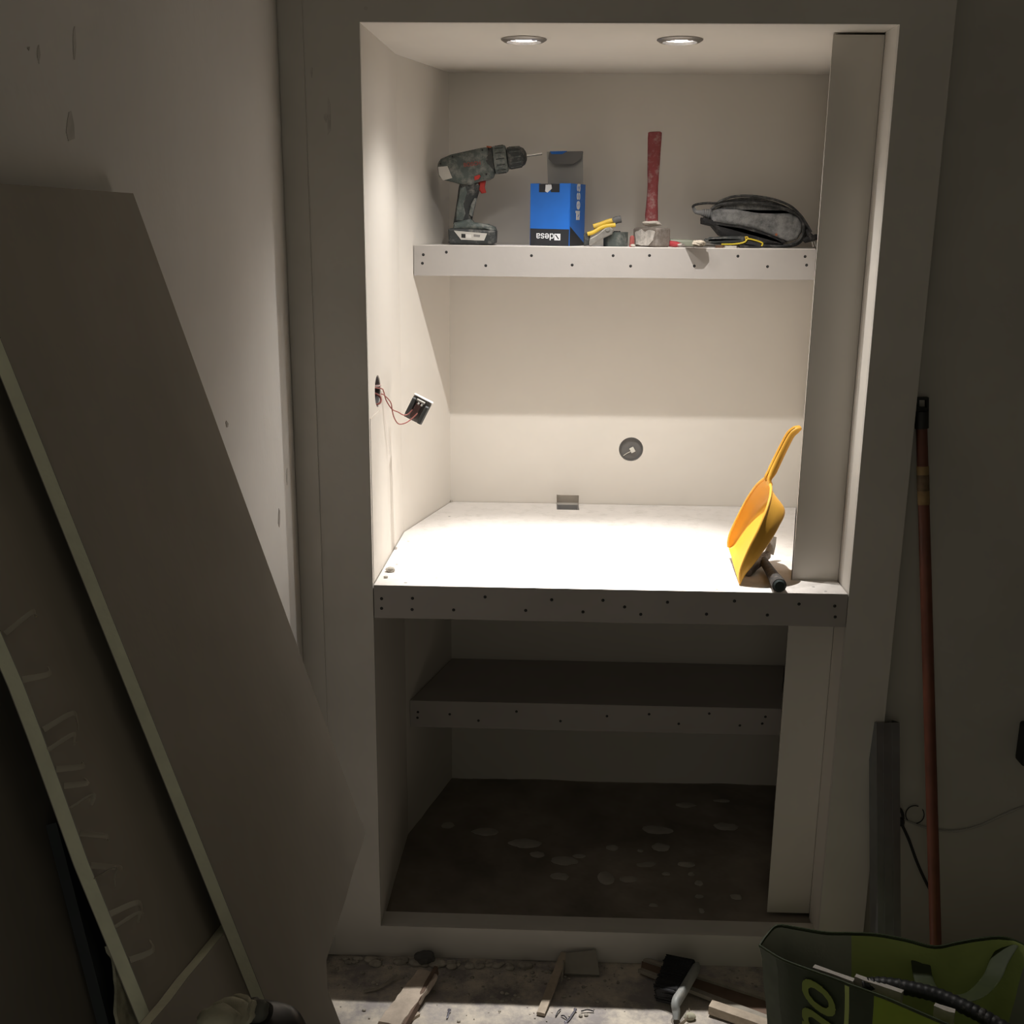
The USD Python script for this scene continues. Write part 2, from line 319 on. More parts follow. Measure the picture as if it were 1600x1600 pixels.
# ------------------------------------------------------------------ downlights
for i, c in enumerate(LP):
    t = Thing('downlight', ['round recessed downlight in the soffit above the cordless drill', 'round recessed downlight in the soffit above the red hammer'][i], 'downlight')
    ring = trimesh.creation.revolve([(.030, -.001), (.034, -.006), (.040, -.005), (.0455, -.0015), (.0455, 0), (.030, 0), (.030, -.001)], sections=48); ring.apply_translation(c - V(0, 0, .0003))
    t.add('trim_ring', ring, ring_m)
    ref = trimesh.creation.revolve([(.0245, .010), (.0285, .0005), (.032, .0005), (.032, .02), (.0245, .02), (.0245, .010)], sections=48); ref.apply_translation(c)
    t.add('reflector', ref, reflector_m)
    can = trimesh.creation.revolve([(0, .020), (.0335, .020), (.0335, .06), (0, .06)], sections=32); can.apply_translation(c)
    t.add('housing', can, black_metal)
    lens = trimesh.creation.revolve([(.0140, .0140), (.0140, -.0012), (.0175, -.0010), (.0240, .0020), (.0242, .0140), (.0140, .0140)], sections=40); lens.apply_translation(c)
    t.add('lens', lens, lens_m, 'glowing white lens', smooth=False)
    t.build()
    for k, (cone, power) in enumerate(SPOT):
        L = UsdLux.SphereLight.Define(stage, f'/World/downlight_beam_{i}_{k}')
        L.CreateRadiusAttr(.0045); L.CreateIntensityAttr(power); L.CreateColorAttr(Gf.Vec3f(*LAMP_COLOR)); L.CreateNormalizeAttr(False)
        sh = UsdLux.ShapingAPI.Apply(L.GetPrim()); sh.CreateShapingConeAngleAttr(cone); sh.CreateShapingConeSoftnessAttr(1.0)
        UsdGeom.Xformable(L).AddTranslateOp().Set(Gf.Vec3d(*map(float, c + V(0, 0, .0075))))

# ------------------------------------------------------------------ shelves boxed in plasterboard
screw_head = trimesh.creation.revolve([(0, -.0006), (.0022, -.0006), (.0046, .0006), (.0046, .004), (0, .004)], sections=14)
def screw_y(p): return frame(screw_head, p, (1, 0, 0), (0, 0, -1), (0, 1, 0))
def screw_z(p): return frame(screw_head, p, (1, 0, 0), (0, 1, 0), (0, 0, -1))
def xl(y): return XL + (AL1[0] - XL) * min(y, AL1[1]) / AL1[1] if y <= AL1[1] else AL1[0] + (AL2[0] - AL1[0]) * (y - AL1[1]) / (YB - AL1[1])
def xr(y): return XR - .0005 if y < BY0 else BX0 + (.668 - BX0) * (y - BY0) / (YB - BY0)
def wavy_fascia(x0, x1, y0, y1, z0, z1, seed, tilt=0.0, amp=.0016):
    n = 60; xs = np.linspace(x0, x1, n); top = z1 + tilt * (xs - x0) / (x1 - x0) + amp * (meshkit.fbm(np.stack([xs * 5, xs * 0, xs * 0], -1), 3, seed) - .5) * 2
    bot = z0 + tilt * (xs - x0) / (x1 - x0) + .0008 * (meshkit.fbm(np.stack([xs * 6, xs * 0, xs * 0], -1), 3, seed + 5) - .5) * 2
    return prism([*zip(xs, bot), *zip(xs[::-1], top[::-1])], y1 - y0, (0, y1, 0), (1, 0, 0), (0, 0, 1))
def shelf(label, y0, z0, z1, screws, seed, top_screws=(), notch=None, lip=0.0):
    t = Thing('boxed_shelf', label, 'shelf')
    fx0, fx1 = xl(y0) + .002, xr(y0 + .001) - .001
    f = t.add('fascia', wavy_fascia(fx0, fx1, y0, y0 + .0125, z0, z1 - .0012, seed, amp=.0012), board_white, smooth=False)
    g = .0025; y1 = y0 + .0002 + lip
    ys = [y for y in (y1, BY0 - .003, BY0 - .0029, AL1[1], YB - .002) if y >= y1]
    left = [(xl(y) + g, y) for y in ys]; right = [(xr(y) - g, y) for y in ys]
    if y0 < BY0: right = [(XR - g, y1), (XR - g, BY0 - g), (BX0 - g, BY0 - g), (xr(YB - .002) - g, YB - .002)]
    pl = Polygon(left + right[::-1]).buffer(0)
    if notch is not None: pl = pl.difference(notch)
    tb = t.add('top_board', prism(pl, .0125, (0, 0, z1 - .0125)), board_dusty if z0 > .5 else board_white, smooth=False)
    inner = Polygon(left + right[::-1]).buffer(0).intersection(sbox(-2, y0 + .0130, 2, 2))
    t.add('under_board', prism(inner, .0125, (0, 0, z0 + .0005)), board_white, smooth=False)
    for x, y in screws:
        p = atY(x, y, y0); t.add('screw', screw_y(p), black_metal, parent=f)
    for x, y in top_screws:
        p = atZ(x, y, z1); t.add('screw', screw_z(p), filler, parent=tb)
    t.build()
SZ = 1.5605
shelf('white plasterboard upper shelf carrying the drill, blue box and hammer', .49, 1.4905, SZ,
      [(661.4, 398), (660, 411.4), (697.4, 394), (759, 415), (830.4, 399.4), (894, 414), (958, 399.4), (985.3, 415.7), (1014.8, 399.2), (1084.9, 415.7), (1153, 400.3), (1199.3, 416.5), (1258, 400.8), (1260.3, 414.3)], 1)
WZ = .885
shelf('thick plasterboard worktop shelf under the downlights with the yellow dustpan', 0.0, .8135, WZ,
      [(596.2, 935.4), (596.2, 950.6), (644.5, 934.9), (643.9, 952.4), (708.8, 953), (757.9, 932.8), (821.4, 953.8), (862, 937.2), (910.9, 956.1), (942.1, 938), (975.9, 948.4), (1001.2, 959.9), (1042.9, 941), (1103.9, 959.6), (1147.6, 939.2), (1199, 961), (1248.5, 943.8), (1304.3, 947), (1305, 964)], 2,
      [(633.7, 910.5), (682, 903), (638, 846), (620, 882), (702, 807), (1271, 917), (1290, 924), (1120, 921), (760, 915), (860, 917)], sbox(slotx[0], .653, slotx[1], 1))
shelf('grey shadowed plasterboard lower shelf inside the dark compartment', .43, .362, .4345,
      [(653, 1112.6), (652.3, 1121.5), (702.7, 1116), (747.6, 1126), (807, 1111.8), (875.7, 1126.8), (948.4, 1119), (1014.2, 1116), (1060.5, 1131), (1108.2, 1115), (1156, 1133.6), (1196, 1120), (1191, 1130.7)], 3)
single('cable_duct', 'short grey cable duct rising through a slot at the back of the worktop', 'cable duct',
       tm(man(bx(slotx[0] + .001, slotx[1] - .001, .654, YB + .011, .828, .879)) - man(bx(slotx[0] + .003, slotx[1] - .003, .657, YB + .008, .832, .9))), M('duct_grey', (.30, .29, .28), .6))

#PARTS
# ------------------------------------------------------------------ tools on the upper shelf
green_body = M('tool_green_grey', (.075, .095, .088), .6, .2, 25, dust=(.26, .26, .24), dust_amt=.45, dust_scale=38)
dark_body = M('tool_dark', (.030, .034, .034), .6, .25, 25, dust=(.22, .21, .19), dust_amt=.30, dust_scale=45)
black_rub = M('black_rubber', (.018, .018, .019), .65, .25, 30, dust=(.15, .14, .13), dust_amt=.22, dust_scale=50)
red_pl = M('red_plastic', (.52, .045, .035), .5, .15, 20)
steel = M('dusty_steel', (.30, .285, .26), .5, .2, 40, metal=.5, dust=(.34, .32, .29), dust_amt=.4, dust_scale=40)
chrome = M('bright_steel', (.75, .73, .70), .25, .05, 10, metal=.9)
pale_lab = M('pale_label', (.52, .50, .46), .7, .06)
X_, Z_ = (1, 0, 0), (0, 0, 1)
def zp(ox, oy, s):                                   # picks measured in an enlarged crop of the photograph
    return lambda pts, Y: [tuple(atY(ox + x / s, oy + y / s, Y)[[0, 2]]) for x, y in pts]
def slab(pts, Y, th, c, conv, rnd=None):              # an outline in the plane Y, given depth th about it, rounded edges
    return pillow(conv(pts, Y), th, c, (0, Y + th / 2, 0), X_, Z_, (0, -1, 0), rnd)
def face_text(txt, h, o, u, v, w, bold=True, depth=.0006, shear=0.0):
    m = meshkit.text_mesh(txt, h, depth, bold); m = m.copy(); b = m.bounds.mean(0); m.apply_translation([-b[0], -b[1], 0])
    if shear: m.vertices[:, 0] += shear * m.vertices[:, 1]
    return frame(m, o, u, v, w)

dz = zp(640, 180, 5.0); DY = .585
d = lambda x, y, Y=DY: atY(640 + x / 5, 180 + y / 5, Y)
t = Thing('cordless_drill', 'grey green cordless drill standing on its battery at the left of the upper shelf', 'cordless drill')
body = t.add('housing', slab([(222, 400), (226, 370), (248, 335), (325, 302), (440, 276), (560, 250), (605, 244), (640, 300), (668, 445), (655, 480), (625, 497), (560, 510), (480, 545), (400, 532), (330, 512), (270, 500), (235, 470)], DY, .062, .016, dz, .004), green_body)
ax = unit(d(860, 318) - d(640, 348)); A0 = d(640, 347)
def turned(prof, n=28):                               # (distance along the drill axis in crop px, radius in crop px)
    k = 1 / 5 / 655.0
    return loft([A0 + ax * (p * k) for p, _ in prof], [r * k for _, r in prof], n=n)
t.add('gear_collar', turned([(-48, 60), (-44, 100), (15, 104), (20, 96)]), dark_body)
tr = t.add('torque_ring', turned([(18, 92), (22, 105), (110, 103), (120, 96), (124, 80)], 32), green_body)
k5 = 1 / 5 / 655.0
u_, v_ = basis(ax)
for a in np.linspace(0, 2 * np.pi, 14, endpoint=False):
    o = A0 + (u_ * math.cos(a) + v_ * math.sin(a)) * 103 * k5
    t.add('grip_rib', loft([o + ax * 40 * k5, o + ax * 104 * k5], [5 * k5] * 2, n=6), dark_body, parent=tr)
ck = t.add('chuck', turned([(126, 62), (130, 82), (180, 84), (228, 78), (258, 60), (272, 34), (276, 20)], 32), dark_body)
for a in np.linspace(0, 2 * np.pi, 12, endpoint=False):
    r = 82 * k5; o = A0 + (u_ * math.cos(a) + v_ * math.sin(a)) * r
    t.add('chuck_rib', loft([o + ax * 145 * k5, o + ax * 230 * k5 - (u_ * math.cos(a) + v_ * math.sin(a)) * 5 * k5], [4.5 * k5] * 2, n=6), green_body, parent=ck)
t.add('drill_bit', loft([A0 + ax * 270 * k5, A0 + ax * 300 * k5, A0 + ax * 301 * k5, A0 + ax * 395 * k5, A0 + ax * 400 * k5], [10 * k5, 10 * k5, 8.5 * k5, 8.5 * k5, 2 * k5], n=10), chrome, 'bright steel bit')
hp = [((478, 520), 82), ((462, 580), 82), ((448, 650), 76), ((430, 740), 72), ((420, 800), 71), ((415, 850), 76)]
t.add('handle', loft([d(*p) for p, _ in hp], [.020] * 6, [r / 5 / 655 for _, r in hp], n=28, e=2.6, up=(1, 0, 0)), dark_body)
g1 = t.add('grip_pad', slab([(395, 560), (440, 545), (455, 600), (425, 680), (440, 760), (420, 820), (362, 815), (366, 720), (385, 630)], DY - .0165, .008, .003, dz, .002), green_body)
t.add('grip_pad', slab([(505, 640), (528, 640), (505, 720), (490, 790), (462, 770), (478, 690)], DY - .0165, .008, .003, dz, .002), green_body)
t.add('trigger', slab([(538, 505), (597, 500), (587, 555), (600, 598), (562, 604), (540, 570)], DY, .020, .005, dz, .002), red_pl, 'red trigger')
t.add('direction_switch', slab([(505, 470), (545, 455), (556, 470), (540, 492), (508, 500)], DY - .030, .008, .002, dz), red_pl, 'red direction switch')
t.add('mode_selector', slab([(602, 232), (640, 236), (645, 262), (606, 268)], DY - .004, .020, .002, dz), M('orange_plastic', (.50, .14, .06), .5), 'orange selector on top')
t.add('rear_label', slab([(222, 396), (296, 388), (334, 482), (262, 502), (232, 460)], DY - .0300, .0030, .0005, dz), pale_lab, 'pale rear label')
nb = d(488, 372, DY - .0312)
t.add('lettering', face_text('BOSCH', .0085, nb, unit(V(ax[0], 0, ax[2])), unit(V(-ax[2], 0, ax[0])), (0, -1, 0)), M('faded_red_print', (.30, .07, .05), .6), 'faded red lettering')
for p in [(335, 315), (239, 371), (569, 264), (599, 453), (470, 705)]:
    q = d(*p, DY - .0305 if p[1] < 500 else DY - .0195); t.add('screw', cyl(q + V(0, .006, 0), q + V(0, -.0008, 0), .0022, 12), black_metal)
t.add('battery_shoe', slab([(352, 832), (480, 800), (505, 828), (618, 842), (668, 864), (682, 892), (345, 886)], DY, .066, .008, dz, .002), green_body)
bt = t.add('battery', slab([(310, 880), (345, 872), (682, 890), (678, 988), (655, 1002), (325, 1002), (312, 985)], DY, .076, .006, dz, .003), dark_body)
t.add('battery_label', slab([(345, 893), (606, 915), (582, 972), (402, 965)], DY - .0378, .0016, .0004, dz), pale_lab, 'pale battery label', parent=bt)
t.add('label_mark', slab([(405, 918), (436, 920), (436, 950), (405, 948)], DY - .0386, .0012, .0002, dz), black_metal, parent=bt)
t.add('label_mark', slab([(500, 922), (552, 927), (548, 944), (500, 940)], DY - .0386, .0012, .0002, dz), M('grey_print', (.22, .21, .20), .7), parent=bt)
t.add('label_mark', slab([(440, 922), (482, 925), (482, 952), (440, 950)], DY - .0386, .0012, .0002, dz), M('white_print', (.66, .64, .60), .7), parent=bt)
t.drop(SZ).build()

# the blue carton
blue = M('carton_blue', (.012, .155, .62), .45, .08, 12)
blk = M('carton_black', (.016, .017, .022), .5)
grey_card = M('grey_card', (.40, .40, .385), .85, .08, 12)
white_pr = M('carton_white_print', (.72, .73, .76), .6)
CX, CY = atY(889, 380, .535)[0], .535                 # the near upright edge
ca = math.radians(22); side = .0995; Hb = .1425; th = .0012
e1 = V(-math.cos(ca), math.sin(ca), 0); e2 = V(math.sin(ca), math.cos(ca), 0)   # along the wide and the narrow seen face
B0 = V(CX, CY, SZ + .0005)
def panel(o, u, v, w_, h_, n): return prism([(0, 0), (w_, 0), (w_, h_), (0, h_)], th, o, u, v, n)
t = Thing('cardboard_box', 'blue and black open carton with a grey lid standing on the upper shelf', 'box')
nA, nB = -e2, -e1                                     # outward normals of the wide and narrow seen faces
notch = Polygon([(0, 0), (side, 0), (side, Hb), (.075, Hb), (.075, Hb - .016), (.052, Hb - .013), (.044, Hb - .017), (.028, Hb - .014), (.026, Hb), (0, Hb)])
fa = t.add('front_panel', prism(notch, th, B0, e1, Z_, nA), blue, smooth=False)
t.add('bottom_band', prism([(0, 0), (side, 0), (side, .039), (0, .038)], .0005, B0 + nA * th, e1, Z_, nA), blk, parent=fa, smooth=False)
for x0 in (.026, .056):
    t.add('thumb_flap', prism([(x0, Hb - .020), (x0 + .022, Hb - .020), (x0 + .022, Hb - .001), (x0, Hb - .001)], .0005, B0 + nA * (th + .0001), e1, Z_, nA), blk, parent=fa, smooth=False)
t.add('torn_paper', prism([(.045, Hb - .012), (.056, Hb - .021), (.062, Hb - .018), (.061, Hb - .003), (.046, Hb - .003)], .0005, B0 + nA * (th + .0012), e1, Z_, nA), white_pr, parent=fa, smooth=False)
t.add('lettering', face_text('desa', .0150, B0 + e1 * .0605 + V(0, 0, .0205) + nA * (th + .0005), e1, (0, 0, -1), nA), white_pr, parent=fa, smooth=False)
lg = Polygon([(0, 0), (.0155, 0), (.0155, .0155), (0, .0155)]).difference(Polygon([(.003, .0035), (.0055, .002), (.0135, .012), (.011, .0135)]))
t.add('logo', prism(lg, .0005, B0 + e1 * .0215 + V(0, 0, .0125) + nA * (th + .0005), e1, Z_, nA), white_pr, parent=fa, smooth=False)
fb = t.add('side_panel', panel(B0, e2, Z_, side, Hb, nB), blue, smooth=False)
t.add('bottom_band', prism([(0, 0), (side, 0), (side, .004), (0, .045)], .0005, B0 + nB * th, e2, Z_, nB), blk, parent=fb, smooth=False)
t.add('lettering', face_text('desa', .0270, B0 + e2 * .050 + V(0, 0, .102) + nB * th, Z_, -e2, nB), white_pr, parent=fb, smooth=False)
t.add('logo', prism(lg.buffer(0), .0005, B0 + e2 * .040 + V(0, 0, .060) + nB * th, e2 * 1.5, V(0, 0, 1), nB), white_pr, parent=fb, smooth=False)
t.add('rear_panel', panel(B0 + e2 * side, e1, Z_, side, Hb, -nA), blue, smooth=False)
t.add('side_panel', panel(B0 + e1 * side, e2, Z_, side, Hb, -nB), blue, smooth=False)
t.add('bottom', prism([(0, 0), (side, 0), (side, side), (0, side)], th, B0, e1, e2, V(0, 0, 1)), grey_card, smooth=False)
lt = unit(V(0, 0, 1) + e2 * .10 + e1 * .02); lh = .078; lo_ = B0 + e2 * (side - .002) + V(0, 0, Hb)
ld = t.add('lid', prism([(.004, 0), (side - .004, 0), (side - .004 + .006, lh), (.008, lh)], th, lo_, e1, lt, unit(np.cross(lt, e1))), grey_card, 'grey inside of the raised lid', smooth=False)
tk = unit(-lt * .9 - e2 * .46)
t.add('tuck_flap', prism(round_poly([(.006, 0), (side - .004, 0), (side - .006, .020), (side - .022, .034), (.024, .036), (.009, .022)], .004), th, lo_ + lt * lh, e1, tk, -e2), M('dark_card', (.17, .17, .175), .8), 'dark tuck flap', parent=ld, smooth=False)
t.add('flap_edge', prism([(side - .052, -.001), (side - .006, -.001), (side - .012, .007), (side - .040, .0075)], .0004, lo_ + lt * lh - e2 * .0016, e1, tk, -e2), blue, parent=ld, smooth=False)
t.build()

# club hammer standing on its head
h6 = zp(900, 310, 6.957)
hx = atY(1018, 380, .545)[0]
t = Thing('club_hammer', 'red handled club hammer standing upright on its plaster smeared head', 'hammer')
hd = rbox(.092, .043, .0445, .006)
hd = rot(hd, math.radians(-56), Z_); hd = mv(hd, (hx, .555, SZ + .0225))
H = t.add('head', hd, M('hammer_head_iron', (.155, .130, .110), .75, .25, 40, dust=(.25, .225, .20), dust_amt=.4, dust_scale=60))
ux = V(math.cos(math.radians(-56)), math.sin(math.radians(-56)), 0); wn = V(-.829, -.559, 0)
t.add('plaster_smear', jitter(prism(round_poly([(-.030, -.016), (-.010, -.019), (.018, -.018), (.034, -.006), (.040, .014), (.020, .018), (.002, .012), (-.012, .019), (-.034, .012)], .003), .0015, V(hx, .555, SZ + .022) + wn * .0212, ux, Z_, wn).subdivide().subdivide(), .002, 90), M('plaster_smear', (.50, .47, .43), .9, .3, 90), 'white plaster smear', parent=H)
hy = .556
rim = [((1018, 352), 10, .011), ((1018, 335), 10, .011), ((1019, 312), 8.6, .0095), ((1020, 290), 8.2, .009), ((1021, 262), 9.4, .010), ((1022, 236), 10, .011), ((1023, 215), 10.6, .0115), ((1023.4, 207), 10.4, .011), ((1023.4, 205.6), 8, .008)]
t.add('handle', loft([atY(*p, hy) for p, _, _ in rim], [a / 655 for _, a, _ in rim], [b for _, _, b in rim], n=24, e=2.3, up=(0, 1, 0)), M('worn_red_handle', (.200, .034, .036), .5, .2, 20, dust=(.34, .25, .23), dust_amt=.36, dust_scale=50), 'worn red handle')
t.add('collar_plaster', lump(atY(1018, 349, hy), .021, 5, (1, .9, .35), 2), M('plaster_lump', (.52, .47, .41), .9, .2, 40), 'plaster around the handle')
t.drop(SZ).build()

# sliding-jaw pliers and black tape
yel = M('yellow_plastic', (.66, .44, .045), .5, .15, 20, dust=(.45, .36, .18), dust_amt=.25, dust_scale=45)
t = Thing('pliers', 'yellow handled steel pliers propped beside the blue carton', 'pliers')
p6 = lambda x, y, Y=.54: atY(900 + x / 6.957, 310 + y / 6.957, Y)
def bar(pts, r, rv, Y, conv=p6): return loft(smooth_path([conv(x, y, Y) for x, y in pts], 5), r, rv, n=14, e=2.6, up=(0, 0, 1))
t.add('handle', bar([(190, 270), (270, 245), (350, 215), (420, 200)], .0072, .0062, .545), yel, 'yellow handle')
t.add('handle', bar([(125, 350), (190, 330), (300, 270), (430, 250)], .0062, .0050, .528), yel, 'yellow handle')
t.add('grip_end', bar([(405, 215), (440, 195), (470, 190), (490, 185)], .0088, .0085, .545), M('grey_rubber', (.10, .10, .10), .6, .2), 'grey grip end')
t.add('jaw', slab([(140, 440), (150, 395), (240, 345), (320, 275), (365, 255), (410, 300), (395, 350), (320, 385), (230, 430), (170, 478), (145, 485)], .528, .010, .003, h6, .001), steel, 'steel jaw')
t.add('jaw', slab([(85, 345), (140, 320), (165, 335), (150, 400), (140, 470), (85, 478)], .534, .012, .003, h6, .001), dark_body, 'dark jaw')
t.add('pivot', cyl(p6(345, 300, .5235), p6(345, 300, .520), .0042, 16), chrome)
t.drop(SZ).build()
tp = atY(963, 371, .553)
ring = trimesh.creation.revolve([(.011, 0), (.029, 0), (.029, .0335), (.011, .0335), (.011, 0)], sections=40)
t = Thing('tape_roll', 'dark roll of tape lying between the pliers and the club hammer', 'tape roll')
t.add('roll', mv(ring, (tp[0] - .001, .560, SZ)), M('dark_tape', (.06, .072, .066), .55, .2, 30, dust=(.24, .24, .22), dust_amt=.3, dust_scale=40))
for i in range(3): t.add('loose_end', lump((tp[0] - .004 + .005 * i,   .545, SZ + .034), .0035, 20 + i, (1, 1, .6), 1), black_rub)
t.build()
single('red_cap', 'small dull red cap squeezed between tape roll and hammer head', 'cap', loft([(atY(987, 372, .54)[0],   .523, SZ), (atY(987, 372, .54)[0],   .523, SZ + .022), (atY(987, 372, .54)[0],   .523, SZ + .026)], [.0062, .0055, .003], n=16), M('dull_red', (.30, .07, .06), .6))
single('plaster_bit', 'tiny white plaster bit in front of the club hammer', 'plaster bit', mv(lump((0, 0, .0035), .005, 31, (1.2, 1, .7), 1), (atY(989, 379, .515)[0], .510, SZ)), splat_m)

# scraper over the shelf edge, plaster lump on it
t = Thing('scraper', 'red handled scraper whose dark blade sticks out over the shelf edge', 'scraper')
s0, s1 = V(atY(1050, 378, .535)[0], .535, SZ + .008), V(atY(1080, 380, .50)[0], .488, SZ + .004)
dr = unit(s1 - s0); sd = unit(np.cross(V(0, 0, 1), dr))
t.add('handle', loft([s0 - dr * .008, s0 - dr * .004, s0 + dr * .012, s0 + dr * .026], [.005, .009, .009, .006], [.004, .007, .007, .004], n=16, e=2.5), M('scraper_red', (.42, .045, .055), .5), 'red handle')
t.add('ferrule', loft([s0 + dr * .024, s0 + dr * .036], [.007, .007], [.0035, .003], n=14), M('pale_ferrule', (.48, .42, .38), .6), 'pale ferrule')
q0 = s0 + dr * .034 - V(0, 0, .004)
bl = [(-.006, 0), (.006, 0), (.022, .058), (.012, .066), (-.006, .064), (-.020, .052)]
t.add('blade', prism(bl, .0013, q0, sd, unit(dr * V(1, 1, 0)), V(0, 0, 1)), M('rusty_blade', (.085, .07, .058), .5, .3, 30, metal=.3), 'dark blade')
t.drop(SZ).build()
bc = q0 + unit(dr * V(1, 1, 0)) * .046 + V(.004, .006, 0)
single('plaster_lump', 'crumbly beige plaster lump resting on the scraper blade', 'plaster lump', jitter(mv(lump((0, 0, 0), .0125, 42, (1.25, .9, .62), 3), (bc[0], bc[1], SZ + .0105)), .002, 120), M('plaster_crumbly', (.60, .53, .43), .95, .15, 60, bump=.002, bscale=200))
t = Thing('chisel', 'clear handled chisel lying behind the scraper on the upper shelf', 'chisel')
c0, c1 = atY(1046, 371, .60), atY(1092, 372, .595)
t.add('handle', loft([V(c0[0], .60, SZ + .010), V(c0[0] + .003, .60, SZ + .010), V(c1[0] - .02, .597, SZ + .0095), V(c1[0], .595, SZ + .009)], [.006, .009, .0085, .006], n=18, e=3), M('clear_green_plastic', (.36, .38, .30), .35, .1), 'greenish translucent handle')
t.add('blade', loft([V(c1[0] - .002, .595, SZ + .009), V(c1[0] + .05, .592, SZ + .006)], [.004, .005], [.003, .001], n=10), steel)
t.drop(SZ).build()

# utility knife
k6 = zp(1060, 280, 6.667)
t = Thing('utility_knife', 'black utility knife with yellow trim in front of the corded tool', 'knife')
t.add('body', slab([(268, 575), (330, 552), (560, 540), (700, 540), (725, 560), (715, 600), (640, 622), (480, 625), (380, 628), (300, 610)], .528, .016, .005, k6, .001), dark_body)
t.add('nose', slab([(620, 615), (690, 610), (740, 570), (870, 605), (880, 640), (860, 662), (640, 664)], .526, .014, .004, k6, .001), black_rub)
kp = lambda x, y, Y: atY(1060 + x / 6.667, 280 + y / 6.667, Y)
t.add('trim', tube([kp(450, 628, .5195), kp(600, 622, .519), kp(690, 603, .518), kp(725, 570, .518), kp(790, 580, .518), kp(875, 610, .518), kp(872, 645, .518)], .0019, 8), M('bright_yellow', (.72, .55, .03), .5), 'yellow trim')
t.add('slider', slab([(690, 545), (720, 540), (735, 560), (700, 590)], .523, .012, .002, k6), yel)
t.drop(SZ).build()
wx = lambda x: atY(1060 + x / 6.667, 380, .515)[0]
single('wood_chip', 'small brown wood chip beside the plaster lump on the shelf edge', 'wood chip', bx(wx(385), wx(465), .505, .517, SZ, SZ + .006), M('brown_wood', (.11, .06, .035), .7, .25, 40))
single('plaster_chip', 'small pale plaster chip in front of the utility knife', 'plaster chip', jitter(bx(wx(480), wx(595), .500, .512, SZ, SZ + .005).subdivide().subdivide(), .0015, 120), M('pale_chip', (.52, .49, .44), .9, .1, 40))

# corded tool
cord = M('black_cord', (.028, .029, .030), .65, .2, 30, dust=(.15, .15, .145), dust_amt=.42, dust_scale=60)
grey_tool = M('dusty_tool_grey', (.120, .125, .128), .8, .25, 25, dust=(.33, .33, .33), dust_amt=.75, dust_scale=30)
TY = .598
t = Thing('corded_multitool', 'dusty grey corded power tool with black cable wrapped around it', 'power tool')
t.add('body', slab([(330, 268), (420, 260), (600, 268), (830, 308), (1000, 316), (1150, 305), (1235, 345), (1276, 420), (1268, 510), (1215, 585), (1120, 612), (1020, 570), (850, 500), (650, 450), (430, 420), (338, 408), (322, 335)], TY, .062, .009, k6, .003), grey_tool)
t.add('spine', slab([(360, 300), (480, 200), (640, 162), (900, 180), (1080, 235), (1190, 300), (1130, 340), (830, 340), (600, 310)], TY + .002, .058, .006, k6, .002), M('dusty_spine', (.050, .053, .054), .7, .25, 25, dust=(.19, .19, .185), dust_amt=.5, dust_scale=40))
t.add('lower_grip', slab([(242, 352), (340, 395), (440, 410), (650, 440), (850, 490), (1020, 560), (1110, 610), (1060, 650), (900, 648), (640, 625), (500, 580), (420, 540), (345, 450), (242, 425)], TY, .056, .007, k6, .002), black_rub)
kq = lambda x, y, Y=TY: atY(1060 + x / 6.667, 280 + y / 6.667, Y)
rb = []
for i, x in enumerate((255, 275, 295, 315)):
    rb.append(loft([kq(x - 8, 308 + i * 5), kq(x + 8, 310 + i * 5)], [(36 + 6 * i) / 6.667 / 650] * 2, n=20))
t.add('collar', cat(*rb, loft([kq(245, 306), kq(332, 330)], [.006, .011], n=20)), grey_tool)
t.add('strain_relief', loft(smooth_path([kq(158, 255), kq(180, 295), kq(215, 305), kq(255, 308)], 5), np.linspace(.0035, .0065, 16), n=14), grey_tool)
t.add('orange_dot', cyl(kq(1022, 535, TY - .028), kq(1022, 535, TY - .0325), .0030, 14), M('orange_dot', (.40, .13, .06), .6), 'small orange switch')
F = TY - .036
t.add('cord', tube([kq(165, 268, TY), kq(155, 240, TY), kq(200, 218, TY - .006), kq(300, 207, TY - .012), kq(400, 208, F + .01), kq(440, 185, F + .006), kq(560, 142, F + .004), kq(720, 130, F + .002), kq(900, 148, F), kq(1050, 185, F), kq(1180, 245, F), kq(1280, 340, F), kq(1340, 430, F), kq(1385, 510, F)], .0030, 8), cord)
t.add('cord', tube([kq(345, 268, F + .004), kq(430, 222, F + .004), kq(600, 205, F + .004), kq(800, 205, F + .003), kq(1000, 235, F + .002), kq(1150, 285, F), kq(1255, 340, F), kq(1305, 430, F), kq(1295, 540, F), kq(1220, 620, F), kq(1080, 655, F), kq(880, 650, F + .004), kq(640, 628, F + .012), kq(480, 570, F + .02)], .0033, 8), cord)
t.add('cord', tube([kq(360, 250, F + .016), kq(480, 195, F + .014), kq(640, 178, F + .012), kq(860, 185, F + .012), kq(1060, 225, F + .010), kq(1220, 310, F + .008), kq(1325, 420, F + .008), kq(1330, 530, F + .008), kq(1270, 615, F + .008), kq(1180, 652, F + .008), kq(1000, 660, F + .012)], .0030, 8), cord)
t.add('cord', tube([kq(340, 275, TY + .03), kq(500, 190, TY + .034), kq(760, 160, TY + .036), kq(1000, 205, TY + .036), kq(1200, 300, TY + .036), kq(1310, 430, TY + .034), kq(1290, 560, TY + .032), kq(1200, 650, TY + .03)], .0030, 8), cord)
pg = t.add('plug', loft([kq(1340, 480, F), kq(1360, 530, F), kq(1385, 560, F), kq(1390, 578, F)], [.004, .006, .009, .008], [.004, .006, .007, .006], n=16), black_rub)
t.add('plug_face', loft([kq(1310, 608, F), kq(1330, 590, F), kq(1440, 560, F), kq(1458, 548, F)], [.005, .007, .007, .004], n=14, e=3), black_rub, parent=pg)
for a in ((1385, 575), (1410, 568)):
    t.add('plug_pin', cyl(kq(*a, F), kq(a[0] + 25, a[1] + 90, F), .0014, 10), chrome, parent=pg)
